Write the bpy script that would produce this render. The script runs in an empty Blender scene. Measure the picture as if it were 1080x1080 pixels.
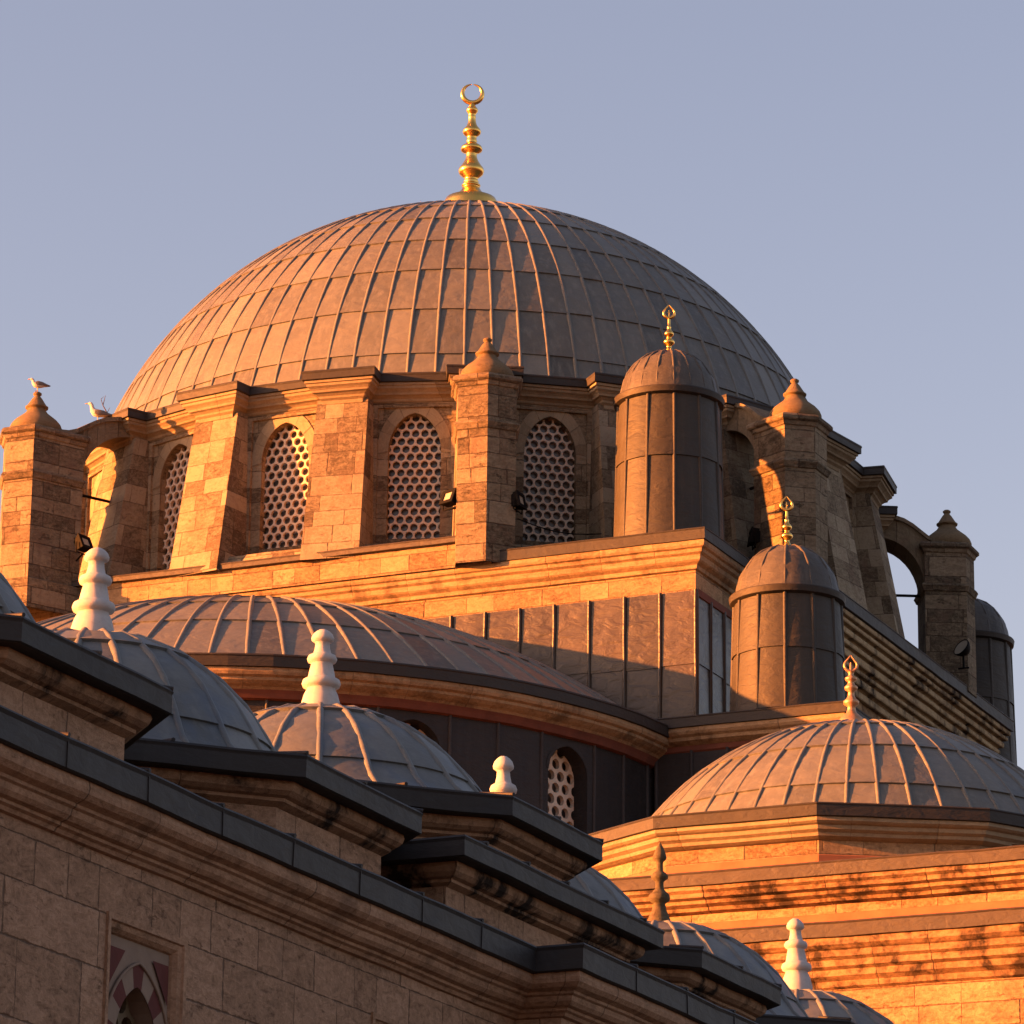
import bpy, math, random
from mathutils import Vector, Matrix, noise as mnoise
random.seed(7)
R = math.radians
sc = bpy.context.scene
COL = sc.collection

# ------------------------------------------------------------------ camera
PITCH, ROLL, PHI, DIST, CX = .2971, .0124, .4234, 87.033, -1.0121
EXV = Vector((math.cos(PHI), math.sin(PHI), 0))        # camera right in world
FWD = Vector((-math.sin(PHI), math.cos(PHI), 0))       # camera heading in world
cam_d = bpy.data.cameras.new('camera'); cam = bpy.data.objects.new('camera', cam_d); COL.objects.link(cam)
cam_d.sensor_width = 36; cam_d.lens = 36 * 4376.2 / 1080
cam_d.clip_start = 1; cam_d.clip_end = 6000
view = (FWD * math.cos(PITCH) + Vector((0, 0, math.sin(PITCH)))).normalized()
up0 = EXV.cross(view).normalized()
# the picture turns clockwise by ROLL, so the camera turns counter-clockwise
xr = EXV * math.cos(ROLL) + up0 * math.sin(ROLL)
yr = up0 * math.cos(ROLL) - EXV * math.sin(ROLL)
M = Matrix((xr, yr, -view)).transposed().to_4x4()
M.translation = -(EXV * CX) - FWD * DIST + Vector((0, 0, 1.7))
cam.matrix_world = M
sc.camera = cam

# ------------------------------------------------------------------ world, sun, exposure
SUN_AZ, SUN_EL = -147.0, 9.0
w = bpy.data.worlds.new('World'); sc.world = w; w.use_nodes = True
nt = w.node_tree; nt.nodes.clear()
sky = nt.nodes.new('ShaderNodeTexSky'); sky.sky_type = 'NISHITA'; sky.sun_disc = False
sky.sun_elevation = R(SUN_EL); sky.sun_rotation = R(90 - SUN_AZ)
sky.altitude = 60; sky.air_density = 1.0; sky.dust_density = 2.2; sky.ozone_density = 2.0
tint = nt.nodes.new('ShaderNodeMix'); tint.data_type = 'RGBA'; tint.blend_type = 'MULTIPLY'
tint.inputs[0].default_value = 1.0; tint.inputs[7].default_value = (1.065, .70, .615, 1)
bg = nt.nodes.new('ShaderNodeBackground'); bg.inputs[1].default_value = .062
wo = nt.nodes.new('ShaderNodeOutputWorld')
nt.links.new(sky.outputs[0], tint.inputs[6]); nt.links.new(tint.outputs[2], bg.inputs[0]); nt.links.new(bg.outputs[0], wo.inputs[0])
sd = bpy.data.lights.new('sun', 'SUN'); sd.energy = 5.0; sd.angle = R(.6); sd.color = (1, .275, .048)
so = bpy.data.objects.new('sun', sd); COL.objects.link(so)
sv = Vector((math.cos(R(SUN_EL)) * math.cos(R(SUN_AZ)), math.cos(R(SUN_EL)) * math.sin(R(SUN_AZ)), math.sin(R(SUN_EL))))
so.rotation_euler = (-sv).to_track_quat('-Z', 'Y').to_euler(); so.location = sv * 200
sc.view_settings.view_transform = 'Standard'; sc.view_settings.look = 'None'
sc.view_settings.exposure = 2.86; sc.view_settings.gamma = 1

# ------------------------------------------------------------------ mesh builder
class MB:
    def __init__(s): s.v = []; s.f = []; s.m = []; s.uv = []; s.t = []; s.sm = []
    def face(s, pts, mat=0, uv=None, tone=.5, smooth=False):
        b = len(s.v); s.v += [tuple(p) for p in pts]; s.f.append(tuple(range(b, b + len(pts))))
        if uv is None:
            P = [Vector(p) for p in pts]; n = Vector((0, 0, 0))
            for i in range(len(P)): n += (P[i] - P[0]).cross(P[(i + 1) % len(P)] - P[0])
            n = n.normalized() if n.length > 1e-12 else Vector((0, 0, 1))
            if abs(n.z) > .9: uv = [(p.x, p.y) for p in P]
            else:
                t = Vector((0, 0, 1)).cross(n).normalized(); q = n.cross(t)
                uv = [(p.dot(t), p.dot(q)) for p in P]
        s.uv += list(uv); s.m.append(mat); s.t.append(tone); s.sm.append(smooth)
    def grid(s, rows, mat=0, uv=None, tone=.5, smooth=True, closed=False):
        """rows: list of lists of points, shared vertices"""
        b = len(s.v); n = len(rows[0])
        for r in rows: s.v += [tuple(p) for p in r]
        for i in range(len(rows) - 1):
            for j in range(n if closed else n - 1):
                k = (j + 1) % n
                s.f.append((b + i * n + j, b + i * n + k, b + (i + 1) * n + k, b + (i + 1) * n + j))
                if uv:
                    u0 = uv[i][j]; u1 = uv[i][j + 1]; u2 = uv[i + 1][j + 1]; u3 = uv[i + 1][j]
                    s.uv += [u0, u1, u2, u3]
                else: s.uv += [(0, 0)] * 4
                s.m.append(mat); s.t.append(tone); s.sm.append(smooth)
    def box(s, x0, x1, y0, y1, z0, z1, mat=0, tf=None, tone=.5):
        P = [Vector((x, y, z)) for z in (z0, z1) for y in (y0, y1) for x in (x0, x1)]
        if tf: P = [tf @ p for p in P]
        for q in ((0, 2, 3, 1), (4, 5, 7, 6), (0, 1, 5, 4), (2, 6, 7, 3), (0, 4, 6, 2), (1, 3, 7, 5)):
            s.face([P[i] for i in q], mat, tone=tone)
    def prism(s, poly, z0, z1, mat=0, top=None, bottom=False, top_in=0):
        n = len(poly)
        for i in range(n):
            a, b = poly[i], poly[(i + 1) % n]
            s.face([(a[0], a[1], z0), (b[0], b[1], z0), (b[0], b[1], z1), (a[0], a[1], z1)], mat)
        if top is not None: s.face([(p[0], p[1], z1) for p in poly], top)
        if bottom: s.face([(p[0], p[1], z0) for p in reversed(poly)], mat)
    def tube(s, pts, rad, n=8, mat=0, caps=True, tone=.5):
        pts = [Vector(p) for p in pts]; rows = []; prev = None
        for i, p in enumerate(pts):
            d = (pts[min(i + 1, len(pts) - 1)] - pts[max(i - 1, 0)]).normalized()
            a = prev if prev else (Vector((0, 0, 1)) if abs(d.z) < .9 else Vector((1, 0, 0)))
            x = (a - d * a.dot(d)).normalized(); prev = x; y = d.cross(x)
            r = rad[i] if isinstance(rad, (list, tuple)) else rad
            rows.append([p + x * (r * math.cos(2 * math.pi * k / n)) + y * (r * math.sin(2 * math.pi * k / n)) for k in range(n)])
        s.grid(rows, mat, closed=True, tone=tone)
        if caps:
            s.face(list(reversed(rows[0])), mat, tone=tone); s.face(rows[-1], mat, tone=tone)
    def lathe(s, prof, c=(0, 0, 0), n=32, mat=0, a0=0, a1=2 * math.pi, smooth=True, tone=.5, sharp=()):
        full = abs(a1 - a0 - 2 * math.pi) < 1e-6; m = n if full else n + 1
        L = [0]
        for i in range(1, len(prof)): L.append(L[-1] + math.hypot(prof[i][0] - prof[i - 1][0], prof[i][1] - prof[i - 1][1]))
        rmax = max(p[0] for p in prof)
        rows = [[(c[0] + r * math.cos(a0 + (a1 - a0) * k / n), c[1] + r * math.sin(a0 + (a1 - a0) * k / n), c[2] + z) for k in range(m)] for r, z in prof]
        uv = [[(rmax * (a0 + (a1 - a0) * k / n), l) for k in range(n + 1)] for l in L]
        cut = [0] + sorted(sharp) + [len(prof) - 1]
        for q in range(len(cut) - 1):
            s.grid(rows[cut[q]:cut[q + 1] + 1], mat, uv[cut[q]:cut[q + 1] + 1], tone, smooth, closed=full)
    def sweep(s, path, prof, closed=True, mats=None, tone=.5, smooth=False):
        """path ccw list of (x,y); prof list of (offset outward, z)"""
        P = [Vector((p[0], p[1])) for p in path]; n = len(P); mit = []
        for i in range(n):
            if closed or 0 < i < n - 1:
                d0 = (P[i] - P[i - 1]).normalized(); d1 = (P[(i + 1) % n] - P[i]).normalized()
            elif i == 0: d0 = d1 = (P[1] - P[0]).normalized()
            else: d0 = d1 = (P[-1] - P[-2]).normalized()
            n0 = Vector((d0.y, -d0.x)); n1 = Vector((d1.y, -d1.x)); b = n0 + n1
            b = b / max(b.dot(n0), .15) if b.length > 1e-6 else n0
            mit.append(b)
        L = [0.0]
        for i in range(1, n + 1): L.append(L[-1] + (P[i % n] - P[i - 1]).length)
        V = [0.0]
        for j in range(1, len(prof)): V.append(V[-1] + math.hypot(prof[j][0] - prof[j - 1][0], prof[j][1] - prof[j - 1][1]))
        for i in range(n if closed else n - 1):
            k = (i + 1) % n
            for j in range(len(prof) - 1):
                (o0, z0), (o1, z1) = prof[j], prof[j + 1]
                a = P[i] + mit[i] * o0; b = P[k] + mit[k] * o0; c = P[k] + mit[k] * o1; d = P[i] + mit[i] * o1
                # profile runs top -> bottom, so order for outward normal
                s.face([(d.x, d.y, z1), (c.x, c.y, z1), (b.x, b.y, z0), (a.x, a.y, z0)], mats[j] if mats else 0,
                       [(L[i], V[j + 1] * -1), (L[i + 1], V[j + 1] * -1), (L[i + 1], -V[j]), (L[i], -V[j])], tone, smooth)
    def wobble(s, amp=.012, sc_=1.3, z=1.0):
        for i, v in enumerate(s.v):
            n = mnoise.noise_vector(Vector(v) * sc_) * amp + mnoise.noise_vector(Vector(v) * sc_ * 3.7) * amp * .35
            s.v[i] = (v[0] + n.x, v[1] + n.y, v[2] + n.z * z)
        return s
    def join(s, o, mat_off=0):
        b = len(s.v); s.v += o.v; s.f += [tuple(i + b for i in f) for f in o.f]
        s.m += [m + mat_off for m in o.m]; s.uv += o.uv; s.t += o.t; s.sm += o.sm
    def xf(s, M):
        s.v = [tuple(M @ Vector(p)) for p in s.v]; return s
    def build(s, name, mats, parent=None, **props):
        me = bpy.data.meshes.new(name); me.from_pydata(s.v, [], s.f)
        for m in (mats if isinstance(mats, (list, tuple)) else [mats]): me.materials.append(m)
        me.polygons.foreach_set('material_index', s.m); me.polygons.foreach_set('use_smooth', s.sm)
        l = me.uv_layers.new(name='UVMap'); l.data.foreach_set('uv', [c for p in s.uv for c in p])
        a = me.attributes.new('tone', 'FLOAT', 'FACE'); a.data.foreach_set('value', s.t)
        me.update()
        o = bpy.data.objects.new(name, me); COL.objects.link(o)
        if parent: o.parent = parent
        for k, v in props.items(): o[k] = v
        return o

def subdiv(path, step=.5, closed=True):
    out = []; n = len(path)
    for i in range(n if closed else n - 1):
        a, b = path[i], path[(i + 1) % n]; k = max(1, int(math.hypot(b[0] - a[0], b[1] - a[1]) / step))
        out += [(a[0] + (b[0] - a[0]) * j / k, a[1] + (b[1] - a[1]) * j / k) for j in range(k)]
    if not closed: out.append(path[-1])
    return out
def thing(name, label, cat, loc=(0, 0, 0), group=None):
    o = bpy.data.objects.new(name, None); COL.objects.link(o); o.location = loc
    o.empty_display_size = .3
    o['label'] = label; o['category'] = cat
    if group: o['group'] = group
    bpy.context.view_layer.update()
    return o
def tag(o, label, cat, group=None):
    o['label'] = label; o['category'] = cat
    if group: o['group'] = group
    return o
def copy_part(o, parent, rz=0, loc=(0, 0, 0)):
    c = o.copy(); COL.objects.link(c); c.parent = parent; c.rotation_euler.z = rz; c.location = loc
    for ch in list(o.children):
        k = ch.copy(); COL.objects.link(k); k.parent = c
    return c

# ------------------------------------------------------------------ materials
def newmat(name):
    m = bpy.data.materials.new(name); m.use_nodes = True; t = m.node_tree; t.nodes.clear()
    o = t.nodes.new('ShaderNodeOutputMaterial'); p = t.nodes.new('ShaderNodeBsdfPrincipled')
    t.links.new(p.outputs[0], o.inputs[0]); return m, t, p
class NG:
    def __init__(s, t): s.t = t
    def n(s, ty, **k):
        x = s.t.nodes.new('ShaderNode' + ty)
        for a, b in k.items(): setattr(x, a, b)
        return x
    def L(s, a, b): s.t.links.new(a, b)
    def set(s, i, v):
        if hasattr(v, 'links') or isinstance(v, bpy.types.NodeSocket): s.L(v, i)
        else: i.default_value = v
    def m(s, op, a, b=None, c=None, clamp=False):
        x = s.n('Math', operation=op, use_clamp=clamp)
        for i, v in enumerate((a, b, c)):
            if v is not None: s.set(x.inputs[i], v)
        return x.outputs[0]
    def noise(s, vec, scale, detail=4, rough=.55, dist=0):
        x = s.n('TexNoise'); s.L(vec, x.inputs['Vector']); x.inputs['Scale'].default_value = scale
        x.inputs['Detail'].default_value = detail; x.inputs['Roughness'].default_value = rough; x.inputs['Distortion'].default_value = dist
        return x.outputs[0]
    def ramp(s, f, stops, interp='LINEAR'):
        x = s.n('ValToRGB'); s.L(f, x.inputs[0]); e = x.color_ramp.elements; x.color_ramp.interpolation = interp
        while len(e) < len(stops): e.new(.5)
        for i, (p, c) in enumerate(stops): e[i].position = p; e[i].color = (*c, 1) if len(c) == 3 else c
        return x.outputs[0]
    def mix(s, f, a, b, mode='MIX'):
        x = s.n('Mix', data_type='RGBA', blend_type=mode); s.set(x.inputs[0], f)
        for i, v in ((6, a), (7, b)):
            if isinstance(v, tuple): x.inputs[i].default_value = (*v, 1)
            else: s.L(v, x.inputs[i])
        return x.outputs[2]
    def mapping(s, vec, scale):
        x = s.n('Mapping'); s.L(vec, x.inputs[0]); x.inputs['Scale'].default_value = scale; return x.outputs[0]
def g3(v): return (v, v, v)

def stone(name, h=.34, wd=.8, cols=((.20, .135, .088), (.36, .25, .165), (.47, .34, .235), (.58, .44, .31)), joint=.5, stain=.5, soot=0, rows=True, bump=.5, contrast=1.0, streak=.4, sl=(.53, .66), rough_k=1.0):
    cols = tuple((c[0] * .76, c[1] * .79, c[2] * .66) for c in cols)
    m, t, p = newmat(name); g = NG(t)
    uv = g.n('UVMap', uv_map='UVMap').outputs[0]; pos = g.n('NewGeometry').outputs['Position']
    sep = g.n('SeparateXYZ'); g.L(uv, sep.inputs[0]); U, V = sep.outputs[0], sep.outputs[1]
    # wobble the joints a little
    wob = g.noise(pos, 5.3, 4, .7); wv = g.m('MULTIPLY', g.m('SUBTRACT', wob, .5), .03)
    U = g.m('ADD', U, wv)
    V = g.m('ADD', V, g.m('MULTIPLY', g.m('SUBTRACT', g.noise(pos, 6.1, 4, .7), .5), .022))
    if rows:
        vv = g.m('ADD', g.m('DIVIDE', V, h), g.m('MULTIPLY', g.m('SINE', g.m('MULTIPLY', V, 2.9)), .22))
        row = g.m('FLOOR', vv); fv = g.m('FRACT', vv)
    else:
        row = g.m('MULTIPLY', V, 0.0); fv = g.m('ADD', row, .5)
    wn = g.n('TexWhiteNoise', noise_dimensions='1D'); g.L(row, wn.inputs['W']); r1 = wn.outputs['Value']
    ww = g.m('MULTIPLY', g.m('ADD', g.m('MULTIPLY', r1, .7), .65), wd)
    uu = g.m('ADD', g.m('DIVIDE', U, ww), g.m('MULTIPLY', r1, 13.7))
    uu = g.m('ADD', uu, g.m('MULTIPLY', g.m('SINE', g.m('MULTIPLY', uu, 2.2)), .2))
    colm = g.m('FLOOR', uu); fu = g.m('FRACT', uu)
    cmb = g.n('CombineXYZ'); g.L(row, cmb.inputs[0]); g.L(colm, cmb.inputs[1])
    wn2 = g.n('TexWhiteNoise', noise_dimensions='3D'); g.L(cmb.outputs[0], wn2.inputs['Vector']); cell = wn2.outputs['Value']
    sc2 = g.n('SeparateColor'); g.L(wn2.outputs['Color'], sc2.inputs[0]); cell2 = sc2.outputs[1]; cell3 = sc2.outputs[2]
    eu = g.m('MULTIPLY', g.m('MINIMUM', fu, g.m('SUBTRACT', 1.0, fu)), ww)
    ev = g.m('MULTIPLY', g.m('MINIMUM', fv, g.m('SUBTRACT', 1.0, fv)), h)
    ed = g.m('MINIMUM', eu, ev) if rows else eu
    jn = g.noise(pos, 9.0, 4, .7)
    jw = g.m('MULTIPLY', g.m('ADD', jn, -.30), .040)
    jt = g.m('SUBTRACT', 1.0, g.m('DIVIDE', g.m('SUBTRACT', ed, g.m('MULTIPLY', jw, .3)), g.m('MAXIMUM', jw, .003), clamp=True), clamp=True)
    # travertine-like horizontal grain shifted per block
    cm = g.n('CombineXYZ'); g.L(g.m('ADD', U, g.m('MULTIPLY', cell, 30)), cm.inputs[0]); g.L(g.m('ADD', V, g.m('MULTIPLY', cell2, 30)), cm.inputs[1])
    gv = g.mapping(cm.outputs[0], (3.6, 8.0, 1)); grain = g.noise(gv, 1.5, 8, .72, .9)
    fine = g.noise(pos, 22.0, 5, .7)
    pits = g.ramp(g.noise(gv, 5.5, 5, .75), [(.28, g3(1)), (.40, g3(0))])
    big = g.noise(pos, .55, 5, .6, .5); mid = g.noise(pos, 1.9, 5, .65, .4)
    k = g.m('ADD', g.m('MULTIPLY', g.m('SUBTRACT', cell, .5), .50 * contrast), g.m('MULTIPLY', g.m('SUBTRACT', grain, .5), 1.25 * rough_k))
    k = g.m('ADD', k, g.m('MULTIPLY', g.m('SUBTRACT', big, .5), .6)); k = g.m('ADD', k, g.m('MULTIPLY', g.m('SUBTRACT', fine, .5), .65 * rough_k))
    k = g.m('ADD', k, .55, clamp=True)
    base = g.ramp(k, [(.05, cols[0]), (.36, cols[1]), (.62, cols[2]), (.95, cols[3])])
    base = g.mix(g.m('MULTIPLY', cell3, .35), base, (.46, .25, .17), 'MULTIPLY') if False else base
    base = g.mix(g.m('MULTIPLY', pits, .55), base, (.08, .055, .04))
    chip = g.ramp(g.noise(pos, 3.3, 9, .78, .3), [(.56, g3(0)), (.60, g3(1))])
    base = g.mix(g.m('MULTIPLY', chip, .28 * rough_k), base, cols[3])
    chd = g.ramp(g.noise(g.mapping(pos, (1, 1, 2.2)), 2.7, 9, .8, .2), [(.60, g3(0)), (.64, g3(1))])
    base = g.mix(g.m('MULTIPLY', chd, .45 * rough_k), base, cols[0])
    # old dark patches and rain streaks
    st = g.ramp(mid, [(.52, g3(0)), (.70, g3(1))])
    base = g.mix(g.m('MULTIPLY', st, stain * .6), base, (.15, .10, .07))
    sv_ = g.mapping(pos, (1.6, 1.6, .16)); sk = g.ramp(g.noise(sv_, 2.2, 5, .6), [(.55, g3(0)), (.76, g3(1))])
    base = g.mix(g.m('MULTIPLY', sk, streak), base, (.13, .085, .06))
    if soot:
        so_ = g.ramp(g.noise(g.mapping(pos, (1.2, 1.2, .9)), 1.5, 5, .66, .2), [(sl[0], g3(0)), (sl[1], g3(1))])
        base = g.mix(g.m('MULTIPLY', so_, soot), base, (.018, .014, .012))
    base = g.mix(g.m('MULTIPLY', jt, joint), base, (.07, .048, .034))
    g.L(base, p.inputs['Base Color']); p.inputs['Roughness'].default_value = .92; p.inputs['Specular IOR Level'].default_value = .15
    hgt = g.m('ADD', g.m('MULTIPLY', jt, -1.0), g.m('MULTIPLY', grain, .9)); hgt = g.m('ADD', hgt, g.m('MULTIPLY', cell2, .5))
    hgt = g.m('ADD', hgt, g.m('MULTIPLY', fine, .5)); hgt = g.m('SUBTRACT', hgt, g.m('MULTIPLY', pits, .9)); hgt = g.m('SUBTRACT', hgt, g.m('MULTIPLY', chd, .8 * rough_k))
    b = g.n('Bump'); b.inputs['Strength'].default_value = bump; b.inputs['Distance'].default_value = .03; g.L(hgt, b.inputs['Height']); g.L(b.outputs[0], p.inputs['Normal'])
    return m

def lead(name, base=(.21, .20, .20), var=.5, rough=.5, dent=.25, metal=.0, spec=.4, streak=.3, blue=.35, dscale=5.0):
    base = (base[0] * .79, base[1] * .80, base[2] * .74)
    m, t, p = newmat(name); g = NG(t)
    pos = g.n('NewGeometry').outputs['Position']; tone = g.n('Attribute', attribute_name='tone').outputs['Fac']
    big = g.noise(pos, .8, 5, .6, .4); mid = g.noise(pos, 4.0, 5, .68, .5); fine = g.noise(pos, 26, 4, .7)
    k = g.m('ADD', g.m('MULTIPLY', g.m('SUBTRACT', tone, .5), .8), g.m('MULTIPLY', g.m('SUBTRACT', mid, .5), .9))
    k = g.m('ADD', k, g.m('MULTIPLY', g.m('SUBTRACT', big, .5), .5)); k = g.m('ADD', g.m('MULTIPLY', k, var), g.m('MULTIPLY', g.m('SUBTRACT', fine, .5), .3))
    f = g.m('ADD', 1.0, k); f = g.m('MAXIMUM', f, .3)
    bc = g.n('VectorMath', operation='SCALE'); bc.inputs[0].default_value = base; g.L(f, bc.inputs['Scale'])
    c = g.mix(g.m('MULTIPLY', g.ramp(g.noise(pos, 1.7, 4, .6), [(.48, g3(0)), (.66, g3(1))]), blue), bc.outputs[0], (base[0] * .62, base[1] * .78, base[2] * 1.1))
    sk = g.ramp(g.noise(g.mapping(pos, (5, 5, .45)), 1.6, 4, .6), [(.5, g3(0)), (.72, g3(1))])
    c = g.mix(g.m('MULTIPLY', sk, streak), c, (base[0] * 1.5, base[1] * 1.5, base[2] * 1.52))
    g.L(c, p.inputs['Base Color']); p.inputs['Metallic'].default_value = metal; p.inputs['Specular IOR Level'].default_value = spec
    rr = g.m('ADD', rough - .12, g.m('MULTIPLY', mid, .24)); g.L(rr, p.inputs['Roughness'])
    h = g.m('ADD', g.noise(g.mapping(pos, (1, 1, 2.2)), dscale, 3, .55, .6), g.m('MULTIPLY', fine, .06)); h = g.m('ADD', h, g.m('MULTIPLY', mid, .12))
    b = g.n('Bump'); b.inputs['Strength'].default_value = dent; b.inputs['Distance'].default_value = .06; g.L(h, b.inputs['Height']); g.L(b.outputs[0], p.inputs['Normal'])
    return m

def plain(name, col, rough=.6, metal=0, var=.15, scale=8, spec=.4, bump=.0):
    m, t, p = newmat(name); g = NG(t); pos = g.n('NewGeometry').outputs['Position']
    n = g.noise(pos, scale, 5, .65); d = g.mix(n, tuple(c * (1 - var) for c in col), tuple(min(1, c * (1 + var)) for c in col))
    g.L(d, p.inputs['Base Color']); p.inputs['Roughness'].default_value = rough; p.inputs['Metallic'].default_value = metal; p.inputs['Specular IOR Level'].default_value = spec
    if bump:
        b = g.n('Bump'); b.inputs['Strength'].default_value = bump; b.inputs['Distance'].default_value = .02; g.L(n, b.inputs['Height']); g.L(b.outputs[0], p.inputs['Normal'])
    return m

STONE = stone('limestone_blocks', rough_k=1.4, joint=.8, wd=.85, cols=((0.130, 0.078, 0.051), (0.270, 0.170, 0.109), (0.370, 0.241, 0.158), (0.470, 0.317, 0.216)), contrast=1.1)
DRUM = stone('drum_limestone', rough_k=1.5, joint=.8, wd=.85, cols=((0.113, 0.081, 0.063), (0.232, 0.174, 0.131), (0.319, 0.244, 0.188), (0.405, 0.319, 0.257)), contrast=1.7, stain=.7, streak=.5)
PIER = stone('weathered_limestone', rough_k=1.5, joint=.8, h=.36, wd=.75, cols=((0.078, 0.060, 0.049), (0.161, 0.124, 0.098), (0.239, 0.184, 0.146), (0.331, 0.261, 0.211)), stain=1.0, contrast=1.3, bump=.8, streak=.5)
PILA = stone('pilaster_limestone', rough_k=1.4, joint=.8, h=.40, wd=.62, cols=((0.099, 0.075, 0.060), (0.206, 0.159, 0.127), (0.284, 0.226, 0.181), (0.363, 0.297, 0.248)), contrast=1.9, stain=.9, streak=.4)
TRIM = stone('carved_limestone_trim', rows=False, wd=1.3, cols=((0.140, 0.087, 0.055), (0.290, 0.184, 0.118), (0.400, 0.262, 0.175), (0.490, 0.331, 0.225)), stain=.6, soot=.55, bump=.5, contrast=.7)
TRIMC = stone('clean_limestone_trim', rough_k=.7, rows=False, wd=1.3, cols=((0.118, 0.084, 0.062), (0.235, 0.172, 0.128), (0.319, 0.242, 0.185), (0.395, 0.308, 0.240)), stain=.4, soot=.15, bump=.35, contrast=.7)
ARCHS = stone('arch_stones', rough_k=.7, rows=False, wd=.34, cols=((0.152, 0.110, 0.081), (0.275, 0.205, 0.155), (0.351, 0.272, 0.213), (0.427, 0.340, 0.269)), stain=.3, bump=.3, contrast=1.1, joint=.55, streak=.1)
COURT = stone('courtyard_limestone', rough_k=1.8, joint=.8, h=.46, wd=.95, cols=((0.187, 0.109, 0.083), (0.315, 0.193, 0.146), (0.386, 0.236, 0.182), (0.488, 0.308, 0.243)), contrast=.6, stain=.35, bump=.6, streak=.2)
COURTT = stone('courtyard_cornice_stone', rough_k=1.4, joint=.8, rows=False, wd=1.25, cols=((0.180, 0.105, 0.075), (0.319, 0.190, 0.141), (0.402, 0.245, 0.186), (0.513, 0.326, 0.255)), contrast=.5, stain=.5, soot=.35, bump=.45)
COURTS = stone('sooty_cornice_stone', sl=(.49, .62), rows=False, wd=1.2, cols=((0.164, 0.095, 0.067), (0.290, 0.173, 0.126), (0.365, 0.223, 0.166), (0.466, 0.296, 0.228)), contrast=.5, stain=.5, soot=1.0, bump=.5)
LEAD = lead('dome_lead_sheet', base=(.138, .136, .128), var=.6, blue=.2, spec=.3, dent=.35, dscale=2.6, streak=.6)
LEADB = lead('courtyard_dome_lead', var=.8, base=(.140, .147, .150), blue=.6, spec=.3, dent=.2, dscale=3, streak=.4)
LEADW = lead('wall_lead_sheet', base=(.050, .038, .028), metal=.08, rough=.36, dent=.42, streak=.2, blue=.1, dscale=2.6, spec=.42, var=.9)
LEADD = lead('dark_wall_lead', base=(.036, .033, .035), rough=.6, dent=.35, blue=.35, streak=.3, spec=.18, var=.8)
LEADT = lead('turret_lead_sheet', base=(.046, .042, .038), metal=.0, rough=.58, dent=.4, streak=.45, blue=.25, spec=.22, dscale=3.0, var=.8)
LEADC = lead('turret_cap_lead', base=(.080, .074, .067), rough=.55, dent=.3, streak=.7, blue=.3, spec=.25, var=.9)
FASC = lead('eave_lead', base=(.037, .033, .031), rough=.6, dent=.2, streak=.15, spec=.25)
FASCL = lead('pale_eave_lead', base=(.046, .034, .026), rough=.6, dent=.25, streak=.15)
RED = plain('red_plaster', (.125, .042, .025), .9, var=.6, scale=3)
ORANGE = plain('ochre_band', (.30, .17, .07), .85, var=.6, scale=4)
GOLD = plain('gilded_metal', (.95, .52, .12), .24, 1.0, var=.12, scale=12)
BRONZE = plain('old_gilt_copper', (.45, .25, .13), .45, .6, var=.3, scale=9)
MARBLE = stone('white_marble', rows=False, wd=30, cols=((0.317, 0.296, 0.342), (0.465, 0.436, 0.517), (0.559, 0.528, 0.621), (0.614, 0.581, 0.683)), stain=.5, bump=.1, contrast=0, streak=.25, rough_k=.5)
CAPST = stone('spire_stone', rough_k=.7, rows=False, wd=30, cols=((.065, .046, .032), (.13, .092, .063), (.19, .135, .092), (.25, .18, .125)), stain=.8, bump=.6)
FINST = stone('finial_stone', rows=False, wd=30, cols=((.04, .034, .024), (.075, .062, .045), (.11, .09, .066), (.16, .13, .098)), stain=.8, bump=.6)
GRILLE = plain('pale_grille_plaster', (.55, .47, .37), .85, var=.12, scale=6)
GLASS = plain('dusty_window_glass', (.11, .105, .10), .25, var=.4, scale=2.5, spec=.5)
IRON = plain('black_iron', (.004, .0038, .0038), .75, var=.3, spec=.12)
LENS = plain('lamp_glass', (.30, .28, .22), .15, var=.1)
TRIMS = stone('sooty_bay_cornice', sl=(.50, .66), rows=False, wd=1.4, stain=.7, soot=1.0, bump=.6, contrast=.7)
REDST = plain('red_sandstone', (.075, .013, .009), .85, var=.3, scale=6, bump=.3)
PALEST = plain('pale_voussoir_stone', (.19, .142, .105), .9, var=.25, scale=6, bump=.3)
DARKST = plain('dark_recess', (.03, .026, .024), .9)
GULLW = plain('white_feathers', (.5, .47, .43), .8, var=.06, scale=14)
GULLG = plain('grey_feathers', (.12, .105, .10), .8, var=.4, scale=14)
BEAK = plain('yellow_beak', (.5, .3, .06), .6)
TWIG = plain('dry_twig', (.06, .04, .028), .9)
GROUND = plain('paved_ground', (.07, .062, .052), .9, var=.4, scale=.8, bump=.3)
MOSS = plain('green_moss', (.05, .07, .02), .95, var=.4, scale=20, bump=.8)

# ------------------------------------------------------------------ generic pieces
def rot(p, a, c=(0, 0)):
    return (c[0] + p[0] * math.cos(a) - p[1] * math.sin(a), c[1] + p[0] * math.sin(a) + p[1] * math.cos(a))
def ngon(c, apothem, n, phase=0):
    r = apothem / math.cos(math.pi / n)
    return [(c[0] + r * math.cos(phase + 2 * math.pi * (i + .5) / n), c[1] + r * math.sin(phase + 2 * math.pi * (i + .5) / n)) for i in range(n)]

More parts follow.
